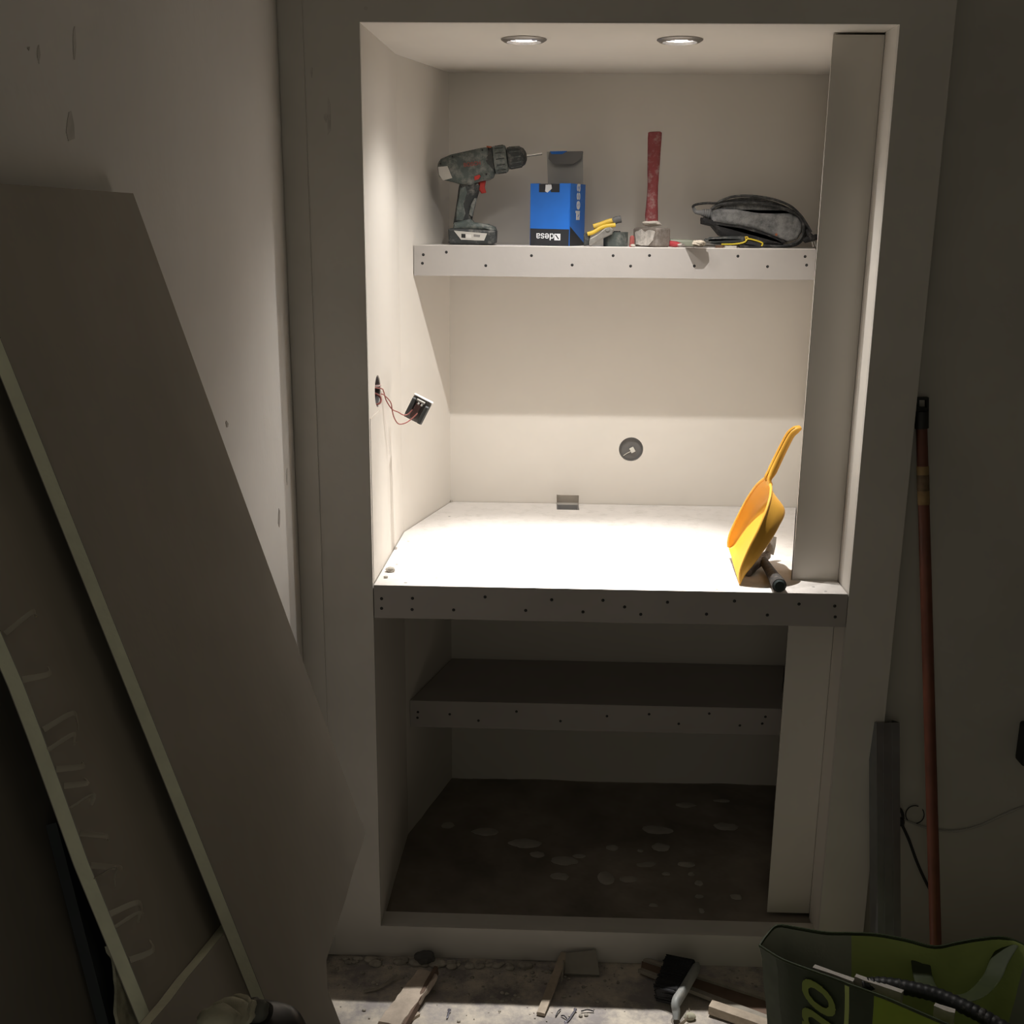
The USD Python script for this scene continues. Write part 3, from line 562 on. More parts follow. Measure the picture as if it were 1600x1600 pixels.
t.drop(SZ).build()

# ------------------------------------------------------------------ switch plate hanging by its wires
t = Thing('wall_switch', 'loose light switch hanging out of the left alcove side on two pink wires', 'light switch')
pink = M('pink_wire', (.42, .15, .13), .5, .1)
s7 = lambda x, y, Y: atY(570 + x / 12.31, 570 + y / 12.31, Y)
SYc = .235
ux_ = unit(s7(1290, 775, SYc) - s7(930, 590, SYc)); 
ww = unit(s7(1115, 1105, SYc) - s7(1270, 800, SYc))
nn = unit(np.cross(ux_, ww)); nn = nn if nn[1] < 0 else -nn
pc = s7(1110, 685, SYc); Wp = np.linalg.norm(s7(1290, 775, SYc) - s7(930, 590, SYc))
# the plate: seen nearly edge-on from its top edge, its face turned away to the wall
R3 = np.array([ux_, ww, nn])
def sw(b, u0, w0, n0): return frame(b, pc + ux_ * u0 + ww * w0 + nn * n0, ux_, ww, nn)
fp = t.add('face_plate', sw(rbox(Wp, .058, .007, .003), 0, .024, -.0135), M('switch_white', (.80, .78, .74), .4), 'white face plate')
t.add('frame', sw(rbox(Wp * .96, .052, .006, .002), 0, .026, -.008), M('switch_grey', (.20, .19, .18), .5), 'grey mounting frame')
t.add('top_edge', sw(rbox(Wp, .0020, .014, .0009), 0, -.0035, -.009), M('switch_white_edge', (.82, .79, .75), .4), 'white top edge')
dkm = M('switch_dark', (.06, .065, .065), .55, .15)
t.add('module', sw(rbox(.0085, .040, .022, .002), -Wp * .38, .022, 0), dkm, 'dark clip')
t.add('module', sw(rbox(.0085, .042, .022, .002), Wp * .34, .028, 0), dkm, 'dark clip')
t.add('module', sw(rbox(.013, .036, .020, .002), -.003, .026, 0), M('switch_maroon', (.085, .045, .04), .5, .1), 'dark red switch module')
for k in (-.0045, .0035): t.add('terminal', sw(rbox(.0042, .0042, .006, .001), k, .0085, .011), chrome, 'bright terminal')
t.add('bracket', sw(rbox(.020, .005, .012, .0015), -.002, .003, .004), steel)
w1 = [hole_c + V(-.03, .0, .008), s7(300, 455, .135), s7(360, 510, .15), s7(410, 680, .165), s7(520, 850, .18), s7(640, 910, .20), s7(740, 965, .21), s7(830, 950, .215), s7(915, 865, .215)]
w2 = [hole_c + V(-.03, .004, -.01), s7(300, 560, .14), s7(400, 610, .155), s7(500, 730, .17), s7(530, 890, .18), s7(570, 1030, .19), s7(650, 1135, .20), s7(780, 1120, .205), s7(900, 1040, .21), s7(1010, 935, .21)]
t.add('wire', tube(w1, .0013, 8), pink); t.add('wire', tube(w2, .0013, 8), pink)
t.add('wire', tube([hole_c + V(-.02, -.026, .014), hole_c + V(.002, -.012, .012), hole_c + V(.004, .008, .012), hole_c + V(-.02, .024, .006)], .0016, 8), M('pale_pink_wire', (.62, .47, .45), .5), 'pale wire across the box')
t.add('wire', tube([hole_c + V(-.02, .0, .0), hole_c + V(.003, .008, -.012), hole_c + V(.003, .0, -.026), hole_c + V(-.02, -.006, -.028)], .0022, 8), pink)
t.build()
# ------------------------------------------------------------------ dustpan and hammer on the worktop
pan_y = M('dustpan_yellow', (.80, .42, .055), .42, .06, 10)
k4 = lambda x, y, Y: atY(1080 + x / 4.443, 640 + y / 4.443, Y)
Yn, Yf = .045, .235
nrim = smooth_path([k4(335, 1245, Yn), k4(342, 1140, Yn), (k4(400, 995, Yn)), k4(462, 870, Yn + .004), k4(512, 750, Yn + .018), k4(545, 640, Yn + .045), k4(553, 575, Yn + .075)], 6)
nbase = smooth_path([k4(335, 1245, Yn), k4(372, 1185, Yn), k4(455, 1085, Yn), k4(545, 960, Yn + .004), k4(610, 850, Yn + .018), k4(652, 735, Yn + .045), k4(572, 620, Yn + .078)], 6)
frim = smooth_path([k4(258, 985, Yf), k4(256, 950, Yf), (k4(272, 880, Yf)), k4(335, 745, Yf - .004), k4(395, 635, Yf - .014), k4(455, 550, Yf - .036), k4(515, 500, Yf - .066)], 6)
off = (nbase - nrim); fbase = frim + off * V(1, 1, 1) * .9
fbase[0] = frim[0]
grid = []
for a, b, c_, e_ in zip(nrim, nbase, fbase, frim):
    pts = [a, a + (b - a) * .5, a + (b - a) * .85, b + (c_ - b) * .04 + (a - b) * .02]
    pts += [b + (c_ - b) * s for s in np.linspace(.10, .90, 7)] + [c_ + (b - c_) * .04 + (e_ - c_) * .02, e_ + (c_ - e_) * .85, e_ + (c_ - e_) * .5, e_]
    grid.append(pts)
grid = np.array(grid)
t = Thing('dustpan', 'yellow plastic dustpan leaning handle up against the pipe boxing', 'dustpan')
t.add('pan', solidify(grid, .0024), pan_y, smooth=50)
hb = (nrim[-1] + frim[-1]) / 2
t.add('back_wall', solidify(np.array([grid[-1], [hb + (p - hb) * .4 for p in grid[-1]], [hb + (p - hb) * .05 for p in grid[-1]]]), .0024), pan_y)
rimc = np.vstack([nrim[2:], frim[::-1][:-2]])
t.add('rim', loft(np.vstack([nrim[1:], hb + V(.002, 0, .004), frim[::-1][:-1]]), .0030, n=8), pan_y)
tip = k4(757, 152, .15); nk = k4(535, 505, .15)
hl = smooth_path([k4(540, 545, .15), nk, k4(560, 455, .15), k4(605, 360, .15), k4(660, 250, .15), k4(692, 196, .15), k4(725, 168, .15), tip], 5)
t.add('handle', loft(hl, np.interp(np.linspace(0, 1, len(hl)), [0, .15, .5, .9, 1], [.020, .016, .014, .013, .010]), np.interp(np.linspace(0, 1, len(hl)), [0, .1, .3, .85, 1], [.0060, .0050, .0095, .0080, .004]), n=20, e=2.6, up=(1, 0, 0)), pan_y)
for s in (-1, 1):
    e = hl[2:-3] + V(-.0080, -.0010 - .006 * (s > 0) * 1.2, .0035)
    t.add('handle_ridge', loft(e, .0017, n=6), pan_y)
lo = min(p['mesh'].bounds[0, 2] for p in t.parts)
t.drop(WZ + .0005).build()
hk = lambda x, y, z: atZ(1080 + x / 4.443, 640 + y / 4.443, z)
grip = M('hammer_grip', (.045, .042, .040), .7, .2, 30, dust=(.22, .19, .16), dust_amt=.3, dust_scale=50)
t = Thing('claw_hammer', 'dark dusty hammer lying between the dustpan and the worktop edge', 'hammer')
g0 = hk(620, 1235, WZ + .017); g1 = hk(540, 1110, WZ + .014); g2 = hk(500, 1050, WZ + .018)
g0 = g0 + V(0, .012, 0); gd = unit(g1 - g0)
t.add('grip', loft([g0 - gd * .0015, g0, g0 + gd * .01, g0 + (g1 - g0) * .55, g1, g2], [.0115, .0145, .0150, .0125, .0105, .0095], n=22), grip)
t.add('butt', loft([g0 - gd * .004, g0 - gd * .0012], [.0095, .0128], n=22), M('grip_end_green', (.035, .05, .048), .6), 'dark rubber end')
hm = g2
a0, a1 = hk(385, 1120, WZ + .012), hk(540, 1000, WZ + .020)
t.add('head', loft(smooth_path([a0, a0 + (a1 - a0) * .2, a0 + (a1 - a0) * .5, a0 + (a1 - a0) * .8, a1], 4), [.012] * 5 + [.0105] * 6 + [.009] * 4 + [.004] * 2, [.012] * 5 + [.011] * 6 + [.009] * 4 + [.006] * 2, n=16, e=3), M('dark_iron', (.10, .085, .075), .6, .3, 30, metal=.3, dust=(.36, .31, .27), dust_amt=.35, dust_scale=50), 'dusty iron head')
t.add('claw', loft(smooth_path([a1, a1 + V(.006, .006, .018), a1 + V(.010, .012, .036)], 5), np.linspace(.011, .007, 11), np.linspace(.006, .003, 11), n=12, e=3, up=(0, 1, 0)), steel, 'pale dusty claw')
t.drop(WZ + .0004).build()
for i, (x, y, r) in enumerate([(604, 893, .0085), (597, 903, .004), (700, 784, .0035)]):
    p = atZ(x, y, WZ)
    single('plaster_crumb', ['grey plaster crumb at the front left end of the worktop', 'tiny crumb in the very front left corner of the worktop', 'tiny crumb in the rear left corner of the worktop'][i], 'plaster crumb', mv(lump((0, 0, 0), r, 70 + i, (1.2, 1, .7), 2), (p[0] + .008, p[1], WZ + r * .55)), M(f'crumb_{i}', (.42, .39, .34), .95, .2, 60))

# ------------------------------------------------------------------ right of the alcove: stud, broom, cables
galv = M('galvanised', (.30, .31, .32), .38, .12, 14, metal=.8)
def lean(px_top, ytop, px_bot, ybot): return atY(*px_top, ytop), atY(*px_bot, ybot)
s_t, s_b = atY(1381, 1131, .012), atY(1383, 1462, -.11)
sd_ = unit(s_t - s_b); s_f = s_b - sd_ * ((s_b[2] + .001) / sd_[2]); Ls = np.linalg.norm(s_t - s_f)
ou = unit(np.cross(V(1, 0, 0), sd_)); ou = ou if ou[1] < 0 else -ou   # out of the wall
cs = [(-.026, .0), (-.026, -.034), (-.018, -.034), (-.018, -.0335), (-.0254, -.0335), (-.0254, -.0006), (.0254, -.0006), (.0254, -.0335), (.018, -.0335), (.018, -.034), (.026, -.034), (.026, 0)]
SU_ = V(1, 0, 0) * math.cos(.2) - ou * math.sin(.2); SV_ = ou * math.cos(.2) + V(1, 0, 0) * math.sin(.2)
t = Thing('metal_stud', 'galvanised steel stud leaning in the corner right of the alcove', 'metal stud')
dz_ = 0
t.add('channel', prism([(x, -y - .017) for x, y in cs], Ls - .0, s_f, SU_, -SV_, sd_), galv, smooth=False)
for x in (-.010, .010): t.add('web_groove', prism([(x - .0012, 0), (x + .0012, 0), (x + .0012, .0012), (x - .0012, .0012)], Ls - .002, s_f + SV_ * .0169 + sd_ * .001, SU_, SV_, sd_), galv, smooth=False)
t.drop(FZ).build()
wood_red = M('broom_wood', (.155, .050, .028), .5, .25, 12, bump=.0004, bscale=40)
b_t, b_b = atY(1440, 668, .013), atY(1462, 1475, -.16)
bd = unit(b_t - b_b); b_f = b_b - bd * ((b_b[2] - .0) / bd[2]); br = 8.6 / 1753 * 2.3
t = Thing('broom_handle', 'reddish brown wooden broom handle leaning on the dim right wall', 'broom handle')
t.add('shaft', loft([b_f, b_f + bd * .02, b_b, b_t - bd * .3, b_t], [br * .9, br * 1.05, br * 1.02, br, br * .95], n=20), wood_red)
cp0, cp1 = b_t - bd * .002, atY(1440, 640, .013)
bk = M('black_cap', (.012, .014, .014), .5)
cpm = [cp0, cp0 + (cp1 - cp0) * .9]
t.add('cap', loft(cpm, br * 1.18, n=20), bk, 'black plastic end cap')
ul = unit(atY(1446, 630, .013) - atY(1434, 630, .013)); vl = unit(atY(1440, 622, .013) - atY(1440, 645, .013)); pc_ = atY(1440, 643, .013)
loop = Polygon([(-.0125, 0), (.0125, 0), (.0125, .030), (-.0125, .030)]).difference(Polygon([(-.006, .010), (.008, .010), (.008, .025), (-.006, .025)]))
t.add('hanging_loop', prism(loop, .012, pc_ + V(0, .006, -.002), ul, vl, V(0, -1, 0)), bk, 'flat loop with a square hole', smooth=False)
l0, l1 = atY(1442, 726, .003), atY(1443.5, 778, -.004)
bdx = lambda y: b_t + (b_b - b_t) * ((y - 668) / (1475 - 668))
lab_r = br * 1.03
t.add('sticker', loft([bdx(727), bdx(785)], [lab_r] * 2, n=20), M('old_label', (.30, .20, .085), .7, .25, 30), 'worn yellowish sticker')
t.add('sticker_print', loft([bdx(740), bdx(764)], [lab_r * 1.01] * 2, n=20), M('old_label_print', (.15, .10, .055), .7, .4, 60), 'darker faded print')
t.drop(FZ).build()
CYw = chY - .004
cab = M('black_cable', (.012, .012, .012), .5)
w = lambda x, y, dy=0: atY(x, y, CYw - dy)
t = Thing('wall_cable', 'short black cable with a knot hanging out of the right wall by the broom', 'cable')
t.add('lead', tube([w(1400, 1262), w(1407, 1265, .01), w(1411, 1276, .012), w(1408, 1284, .01), w(1410, 1290, .012), w(1420, 1312, .012), w(1432, 1345, .01), w(1442, 1368, .008), w(1452, 1388, .004), w(1455, 1393, 0)], .0034, 8), cab)
t.add('knot', tube([w(1401, 1284, .006), w(1405, 1279, .012), w(1411, 1282, .014), w(1410, 1288, .012), w(1403, 1289, .010), w(1401, 1284, .008)], .0032, 8), cab)
t.build()
pth = [w(1430 + 14.5 * math.cos(a), 1273.5 + 14 * math.sin(a)) for a in np.linspace(-.6, 5.1, 22)]
single('wire_loop', 'thin dark wire loop lying against the right wall beside the broom', 'wire loop', loft([p + V(0, .002, 0) for p in pth], .0011, n=6), cab)
wg = M('grey_cable', (.42, .40, .37), .8, .1)
single('surface_cable', 'pale cable running across the right wall behind the broom', 'cable', tube([w(1405, 1278, -.002), w(1450, 1294, -.002), w(1490, 1299, -.002), w(1530, 1290, -.002), w(1570, 1272, -.002), w(1605, 1258, -.002), w(1680, 1235, -.002)], .0028, 8), wg)
t = Thing('socket_box', 'black box fixed to the right wall at the right edge of the view', 'box')
bx0 = atY(1592, 1128, chY); bx1 = atY(1610, 1190, chY)
t.add('body', mv(rbox(.075, .040, .09, .006), (bx0[0] + .0375, chY - .0205, (bx0[2] + bx1[2]) / 2 + .006)), bk)
t.add('cover', mv(rbox(.060, .006, .070, .002), (bx0[0] + .0375, chY - .043, (bx0[2] + bx1[2]) / 2 + .006)), bk)
t.build()

# ------------------------------------------------------------------ plasterboard sheets leaning on the left wall
SA = atX(208, 302, WL + .0185); SL = unit(V(.28, .02, -.96)); ST = V(-.04, 1, 0); ST = unit(ST - SL * (ST @ SL)); SN = np.cross(SL, ST); SN = SN if SN[0] > 0 else -SN
GL = (SA[2] - .006) / -SL[2]                            # length from the top down to the floor
def onsheet(x, y, off=0.0): p = atP(x, y, SA - SN * off, SN); return ((p - SA) @ ST, (p - SA) @ SL)
def sheet(name, label, poly, offset, th=.0125, extra=None, grey=board_grey):
    """poly in (along T, along L); the visible face lies offset behind the front sheet's face"""
    t = Thing(name, label, 'plasterboard sheet')
    P = Polygon(poly).buffer(0); o = SA - SN * offset
    t.add('face_paper', prism(P, .0007, o - SN * .0007, ST, SL, SN), grey, smooth=False)
    t.add('core', prism(P, th - .0014, o - SN * (th - .0007), ST, SL, SN), board_core, 'pale gypsum edge', smooth=False)
    t.add('rear_paper', prism(P, .0007, o - SN * th, ST, SL, SN), grey, smooth=False)
    if extra: extra(t, o)
    t.build()
def wob(a, b, n, amp, seed):
    r = np.random.default_rng(seed); a, b = V(*a), V(*b); nrm = V(-(b - a)[1], (b - a)[0]); nrm /= np.linalg.norm(nrm)
    return [tuple(a + (b - a) * s + nrm * amp * (r.random() - .5) * 2) for s in np.linspace(0, 1, n)][:-1]
G1 = GL
near1 = np.mean([onsheet(*c)[0] for c in [(12, 603), (105, 800), (220, 1060), (290, 1220), (365, 1430), (430, 1600)]])
c1, c2, c3, c4 = onsheet(570, 1300), onsheet(510, 1500), onsheet(512, 1555), onsheet(526, 1600)
p1 = wob((near1, onsheet(0, 285)[1]), (.0, .0), 4, 0, 1) + wob((.0, .0), (c1[0], c1[1] - .030), 6, .0005, 2) + [(c1[0] - .001, c1[1] - .022), (c1[0] + .004, c1[1] - .010), (c1[0], c1[1])] + wob((c1[0] - .001, c1[1] + .002), c2, 8, .0015, 3) + [c2, c3, c4, (c4[0] - .012, c4[1] + .18), (c4[0] - .016, GL), (near1, GL)]
sheet('plasterboard_sheet', 'large grey plasterboard sheet leaning foremost against the left wall', p1, 0)
def curls(t, o):
    r = np.random.default_rng(5); pm = M('torn_paper', (.42, .38, .31), .85, .1)
    for (x, y, dx, dy, kx) in [(8, 990, 24, -22, 1), (35, 1062, 18, -12, 0), (68, 1140, 30, -8, 2), (75, 1172, 18, -6, 1), (88, 1202, 18, -4, 0), (100, 1228, 10, -4, 0), (110, 1262, 10, 0, 1), (125, 1302, 20, 14, 0), (142, 1352, 26, 12, 0), (148, 1372, 8, 4, 2), (172, 1428, 28, 4, 1), (180, 1448, 14, -4, 1), (203, 1500, 10, -24, 0)]:
        a = atP(x, y, o, SN); b = atP(x + dx, y + dy, o, SN) + SN * .012
        mid = (a + b) / 2 + SN * .010 + (V(0, 0, .007) if kx else V(0, 0, -.003))
        pts = smooth_path([a, mid, b, b - V(0, 0, .008) if kx == 2 else b + (b - a) * .05], 5)
        t.add('paper_curl', loft(pts, np.linspace(.0026, .0012, len(pts)), .0006, n=6, up=SN), pm)
e2_ = [onsheet(x, y, .0262) for x, y in [(0, 984), (36, 1068), (66, 1146), (100, 1238), (140, 1345), (197, 1492), (234, 1582)]]
rg = np.random.default_rng(6)
p2 = [(e2_[0][0] + .01, .135), (near1 + .22, .135), (near1 + .22, GL - .006), (e2_[-1][0] - .02, GL - .006), (e2_[-1][0] - .006, e2_[-1][1] + .15)] + [(x + .0006 * rg.standard_normal(), y) for x, y in e2_[::-1]]
sheet('plasterboard_sheet', 'plasterboard sheet with torn curling paper along its near edge, second in the stack', p2, .0262, extra=curls)
d0, d1 = onsheet(237, 1599, .0130), onsheet(347, 1461, .0130)
sl_ = (d1[1] - d0[1]) / (d1[0] - d0[0])
p3 = wob(d0, (d1[0] + .16, d1[1] + sl_ * .16), 9, .0008, 8) + [(d1[0] + .16, GL - .003), (d0[0] - .05, GL - .003), (d0[0] - .02, d0[1] + .15)]
sheet('plasterboard_offcut', 'plasterboard offcut with a slanted top edge wedged low in the stack', p3, .0130)
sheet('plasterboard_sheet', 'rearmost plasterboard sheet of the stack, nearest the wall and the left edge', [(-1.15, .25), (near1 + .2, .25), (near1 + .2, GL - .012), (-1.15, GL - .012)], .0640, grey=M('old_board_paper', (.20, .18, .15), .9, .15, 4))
# dark board and a broken one behind the stack
t = Thing('dark_board', 'narrow dark board standing behind the stacked sheets at bottom left', 'board')
n5 = SN; o5 = SA - SN * .052
q = [atP(x, y, o5, SN) for x, y in [(88, 1285), (140, 1330), (192, 1478), (205, 1640), (180, 1640)]]
p5 = [((p - o5) @ ST, (p - o5) @ SL) for p in q]
bl_ = Polygon([p5[0], p5[1], p5[2], p5[3], (p5[3][0] - .02, GL - .01), (p5[4][0] - .05, GL - .01), p5[4]])
t.add('panel', prism(bl_, .009, o5 - SN * .009, ST, SL, SN), M('dark_membrane', (.035, .040, .045), .6, .2), smooth=False)
t.build()
t = Thing('broken_board', 'crumbling pale plasterboard corner under the torn edged sheet', 'plasterboard scrap')
o6 = SA - SN * .0405
q = [atP(x, y, o6, SN) for x, y in [(170, 1478), (178, 1500), (186, 1600), (190, 1640), (245, 1640), (215, 1560)]]
p6_ = [((p - o6) @ ST, (p - o6) @ SL) for p in q]
t.add('scrap', jitter(prism(Polygon(p6_ + []).buffer(0), .002, o6 - SN * .002, ST, SL, SN).subdivide().subdivide().subdivide(), .003, 80), M('crumbling_gypsum', (.40, .38, .29), .95, .35, 60))
x5, x6 = p6_[3][0], p6_[4][0]
t.add('lower_board', prism([(x5 - .0, p6_[3][1] - .002), (x6, p6_[4][1] - .002), (x6 - .04, GL - .008), (x5 - .04, GL - .008)], .002, o6 - SN * .002, ST, SL, SN), board_grey, smooth=False)
t.build()
# a rubble bag leaning on the stack, its torn mouth full of broken plaster
t = Thing('rubble_bag', 'slim black rubble bag topped with broken pale plaster leaning on the stacked sheets', 'bag')
oS = SA + SN * .058
tpS = atP(384, 1596, oS, SN); lS = (tpS - SA) @ SL; LS = GL - lS - .06
axis = [tpS + SL * LS * s for s in (1, .97, .75, .5, .25, .08, .02, 0)]
sk = loft(smooth_path(axis, 6), np.interp(np.linspace(0, 1, 43), [0, .05, .3, .6, .85, 1], [.035, .046, .050, .046, .038, .024]), n=40)
sk = jitter(sk, .006, 12, 3); sk = jitter(sk, .003, 40, 9)
t.add('bag', sk, M('black_plastic_sack', (.016, .017, .016), .35, .2, 20))
t.move(V(0, 0, .0))
lumpm = M('plaster_rubble', (.46, .44, .33), .95, .2, 40, bump=.001, bscale=100)
for i, (x, y, r) in enumerate([(342, 1599, .013), (361, 1583, .012), (377, 1574, .009), (386, 1579, .008), (403, 1580, .009), (412, 1598, .009)]):
    p = atP(x, y, oS + SN * .012, SN); m = jitter(lump((0, 0, 0), r, 80 + i, (1.1, 1, .95), 2), .003, 60)
    t.add('plaster_piece', mv(m, p), lumpm if i != 4 else M('grey_rubble', (.14, .14, .12), .9, .2), 'broken plaster piece')
t.build()
# ------------------------------------------------------------------ green shopping bag
limem = M('lime_fabric', (.46, .56, .17), .6, .10, 8, bump=.0006, bscale=140)
greenm = M('dark_green_fabric', (.040, .056, .026), .6, .15, 8, bump=.0006, bscale=140)
greyg = M('grey_green_fabric', (.36, .38, .30), .65, .12, 8, bump=.0006, bscale=140)
brightl = M('bright_lime_fabric', (.24, .34, .02), .55, .08, 8, bump=.0006, bscale=140)
strapm = M('strap_green', (.045, .060, .020), .65, .15, 20)
ZR = .34
rim_px = [(1187, 1478, .335), (1198, 1462, .345), (1215, 1447, .350), (1248, 1451, .348), (1290, 1458, .345), (1330, 1459, .343), (1370, 1461, .340), (1415, 1469, .337), (1460, 1480, .332), (1495, 1474, .335), (1530, 1468, .340), (1570, 1466, .342), (1610, 1482, .335)]
back = [atZ(x, y, z) for x, y, z in rim_px]
right = [V(.985, -.46, .335), V(.99, -.58, .33), V(.955, -.70, .325)]
front_px = [(1600, 1652, .335), (1540, 1626, .335), (1480, 1601, .338), (1420, 1575, .340), (1385, 1560, .342), (1366, 1553, .342), (1347, 1546, .343), (1327, 1539, .343), (1320, 1536, .343), (1290, 1525, .343), (1262, 1515, .342), (1230, 1503, .340), (1212, 1494, .338)]
front = [atZ(x, y, z) for x, y, z in front_px]
RB = np.array(back + right + front)
cen = V(RB[:, 0].mean(), RB[:, 1].mean(), 0)
NB, NR, NF = len(back), len(right), len(front)
def bag_grid(i0, i1, sub=3, lift=0.0, rows=14):
    idx = np.arange(i0, i1 + 1); pts = smooth_path(RB[idx % len(RB)], sub) if len(idx) > 2 else np.array([RB[j % len(RB)] for j in idx])
    g = []
    for r in np.linspace(0, 1, rows):
        f_ = 1 - .16 * r ** .7
        row = cen + (pts - cen) * V(f_, f_, 1); row[:, 2] = pts[:, 2] * (1 - r) + (.004) * r
        wv = .010 * (meshkit.fbm(row * 11, 3, 4) - .5) * min(1, r * 4)
        out = (row - cen) * V(1, 1, 0); out /= np.linalg.norm(out, axis=1, keepdims=True)
        g.append(row + out * wv[:, None])
    return np.array(g)
t = Thing('shopping_bag', 'green woven shopping bag standing open at the bottom right', 'bag')
N = len(RB)
t.add('back_panel', solidify(bag_grid(5, NB - 1), .0016), limem, 'lime green rear panel')
t.add('corner_panel', solidify(bag_grid(0, 5), .0016), greyg, 'grey green corner panel')
t.add('right_panel', solidify(bag_grid(NB - 1, NB + NR), .0016), greyg)
iF = NB + NR
t.add('lime_panel', solidify(bag_grid(iF, iF + 5), .0016), brightl, 'bright lime front panel')
t.add('seam_panel', solidify(bag_grid(iF + 5, iF + 7), .0016), greenm)
t.add('lime_stripe', solidify(bag_grid(iF + 7, iF + 8, rows=14), .0018), limem, 'lime stripe')
fp = t.add('front_panel', solidify(bag_grid(iF + 8, iF + 12), .0016), greenm, 'dark green printed panel')
t.add('side_gusset', solidify(bag_grid(iF + 12, N), .0016), M('green_gusset', (.060, .080, .045), .6, .2, 30), 'creased side gusset')
hem = smooth_path(np.vstack([RB, RB[:1]]), 4)
t.add('rim_hem', loft(hem, .0024, .0035, n=6), M('rim_green', (.030, .045, .014), .6, .1))
base = np.array([cen + (p - cen) * V(.84, .84, 0) + V(0, 0, .003) for p in RB])
t.add('bottom', prism(Polygon([(p[0], p[1]) for p in base]).buffer(-.002), .003, (0, 0, .001)), greenm, smooth=False)
# lettering on the front panel, reading upwards
fa_, fb_ = RB[iF + 8], RB[iF + 11]
ub = unit((fa_ - fb_) * V(1, 1, 0)); nb_ = unit(np.cross(ub, V(0, 0, 1))); nb_ = nb_ if nb_[1] < 0 else -nb_
def onfront(s, z):
    p = fb_ + (fa_ - fb_) * s; f_ = 1 - .16 * (1 - z / ZR) ** .7; q = cen + (p - cen) * V(f_, f_, 0); q[2] = z; return q
down_ = unit(onfront(.5, .30) - onfront(.5, .20)); nl = unit(np.cross(ub, down_)); nl = nl if nl[1] < 0 else -nl
lt_ = face_text('no', .074, onfront(.56, .268) + nl * .0065, down_, -ub, nl, bold=True, depth=.0012, shear=.35)
t.add('lettering', lt_, M('lime_print', (.24, .31, .055), .5), 'lime italic letters', parent=fp, smooth=False)
# handles: straps lying over the rear panel and across the mouth
def ribbon(pts, w, th=.0016, up=(0, 0, 1)):
    p = smooth_path(pts, 6); return loft(p, w / 2, th, n=10, e=4, up=up)
t.add('handle', ribbon([atY(1432, 1478, -.360), atY(1438, 1500, -.375), atY(1442, 1525, -.392), atY(1452, 1546, -.43), atY(1480, 1560, -.47), atY(1520, 1556, -.47), atY(1548, 1530, -.42), atY(1562, 1500, -.385), atY(1578, 1474, -.360)], .034, up=(0, -1, 0)), strapm, 'dark webbing handle')
t.build()
# things in the bag
t = Thing('black_hose', 'ribbed black hose bent along the mouth of the green bag', 'hose')
hp_ = smooth_path([atZ(1352, 1553, .320), atZ(1385, 1551, .326), atZ(1430, 1558, .330), atZ(1475, 1570, .331), atZ(1520, 1590, .330), atZ(1560, 1612, .325), atZ(1600, 1640, .31), cen + V(.185, -.105, .23), cen + V(.17, -.06, .12), cen + V(.12, -.02, .03)], 12)
rr = .0125 * (1 + .07 * np.sin(np.arange(len(hp_)) * 2.1))
hp_ = hp_ + V(0, .022, 0)
t.add('hose', loft(hp_, rr, n=14), M('black_hose', (.014, .015, .016), .5, .2, 40, dust=(.2, .19, .17), dust_amt=.2, dust_scale=60))
t.build()
sc = []
for i, (x, y, z, a) in enumerate([(1300, 1531, .325, 0), (1370, 1549, .328, 1), (1475, 1588, .330, 2)]):
    p = atZ(x, y, z) + V(.006, .014, 0)
    single('plaster_slab', ['pale plaster slab poking up behind the printed panel of the bag', 'pale plaster slab under the hose at the middle of the bag mouth', 'pale plaster slab at the near side of the bag mouth'][i], 'plaster slab',
           jitter(rot(mv(bx(-(.036, .040, .016)[i], (.036, .040, .016)[i], -.005, .005, -.30, (.004, .006, .006)[i]), p), -.52, Z_, p).subdivide().subdivide(), .003, 60, i), M(f'slab_{i}', (.50, .47, .42), .95, .15, 50))

# ------------------------------------------------------------------ debris on the floor
wood_p = M('pale_wood', (.46, .385, .30), .8, .2, 30, bump=.0006, bscale=90)
wood_g = M('grey_wood', (.33, .30, .25), .85, .2, 30, bump=.0006, bscale=90)
wood_b = M('brown_board', (.15, .098, .070), .8, .25, 18, bump=.0006, bscale=90)
def stick(a, b, wd, th, up=(0, 0, 1), n=8, jit=.0012, seed=1):
    return jitter(loft([a + (b - a) * s for s in np.linspace(0, 1, n)], wd / 2, th / 2, n=8, e=7, up=up), jit, 70, seed)
F0 = .002
a, b = atY(882, 1488, -.004), atZ(845, 1582, F0 + .006)
t = Thing('wooden_lath', 'thin pale lath propped against the kerb below the alcove', 'lath')
t.add('lath', stick(a, b, .019, .009, seed=3), wood_p)
t.add('splinter', tube([a + (b - a) * .12 + V(.004, -.004, .004), a + (b - a) * .3 + V(.012, -.004, .006), a + (b - a) * .45 + V(.016, -.004, .001)], .0016, 6), wood_g)
t.drop(FZ).build()
p0 = atZ(882, 1519, F0); p1 = atZ(936, 1521, F0); p2 = atY(931, 1479, -.003); p3 = atY(884, 1487, -.003)
n_ = unit(np.cross(p1 - p0, p3 - p0)); n_ = n_ if n_[1] < 0 else -n_
uu = unit(p1 - p0); vv = unit(np.cross(uu, n_)); vv = vv if vv[2] > 0 else -vv
pol = [((p - p0) @ uu, (p - p0) @ vv) for p in (p0, p1, p2, p3)]
tb = prism(pol, .0105, p0 - n_ * .002, uu, vv, n_)
single('plasterboard_scrap', 'grey plasterboard scrap leaning on the kerb behind the thin lath', 'plasterboard scrap', mv(tb, (0, -.008, FZ - tb.bounds[0, 2] + .0005)), M('scrap_paper', (.30, .28, .24), .9, .12, 20))
a, b = atZ(668, 1516, F0 + .035), atZ(608, 1606, F0 + .012)
t = Thing('wood_offcut', 'broad pinkish wood offcut with a chipped face on the left of the floor', 'wood offcut')
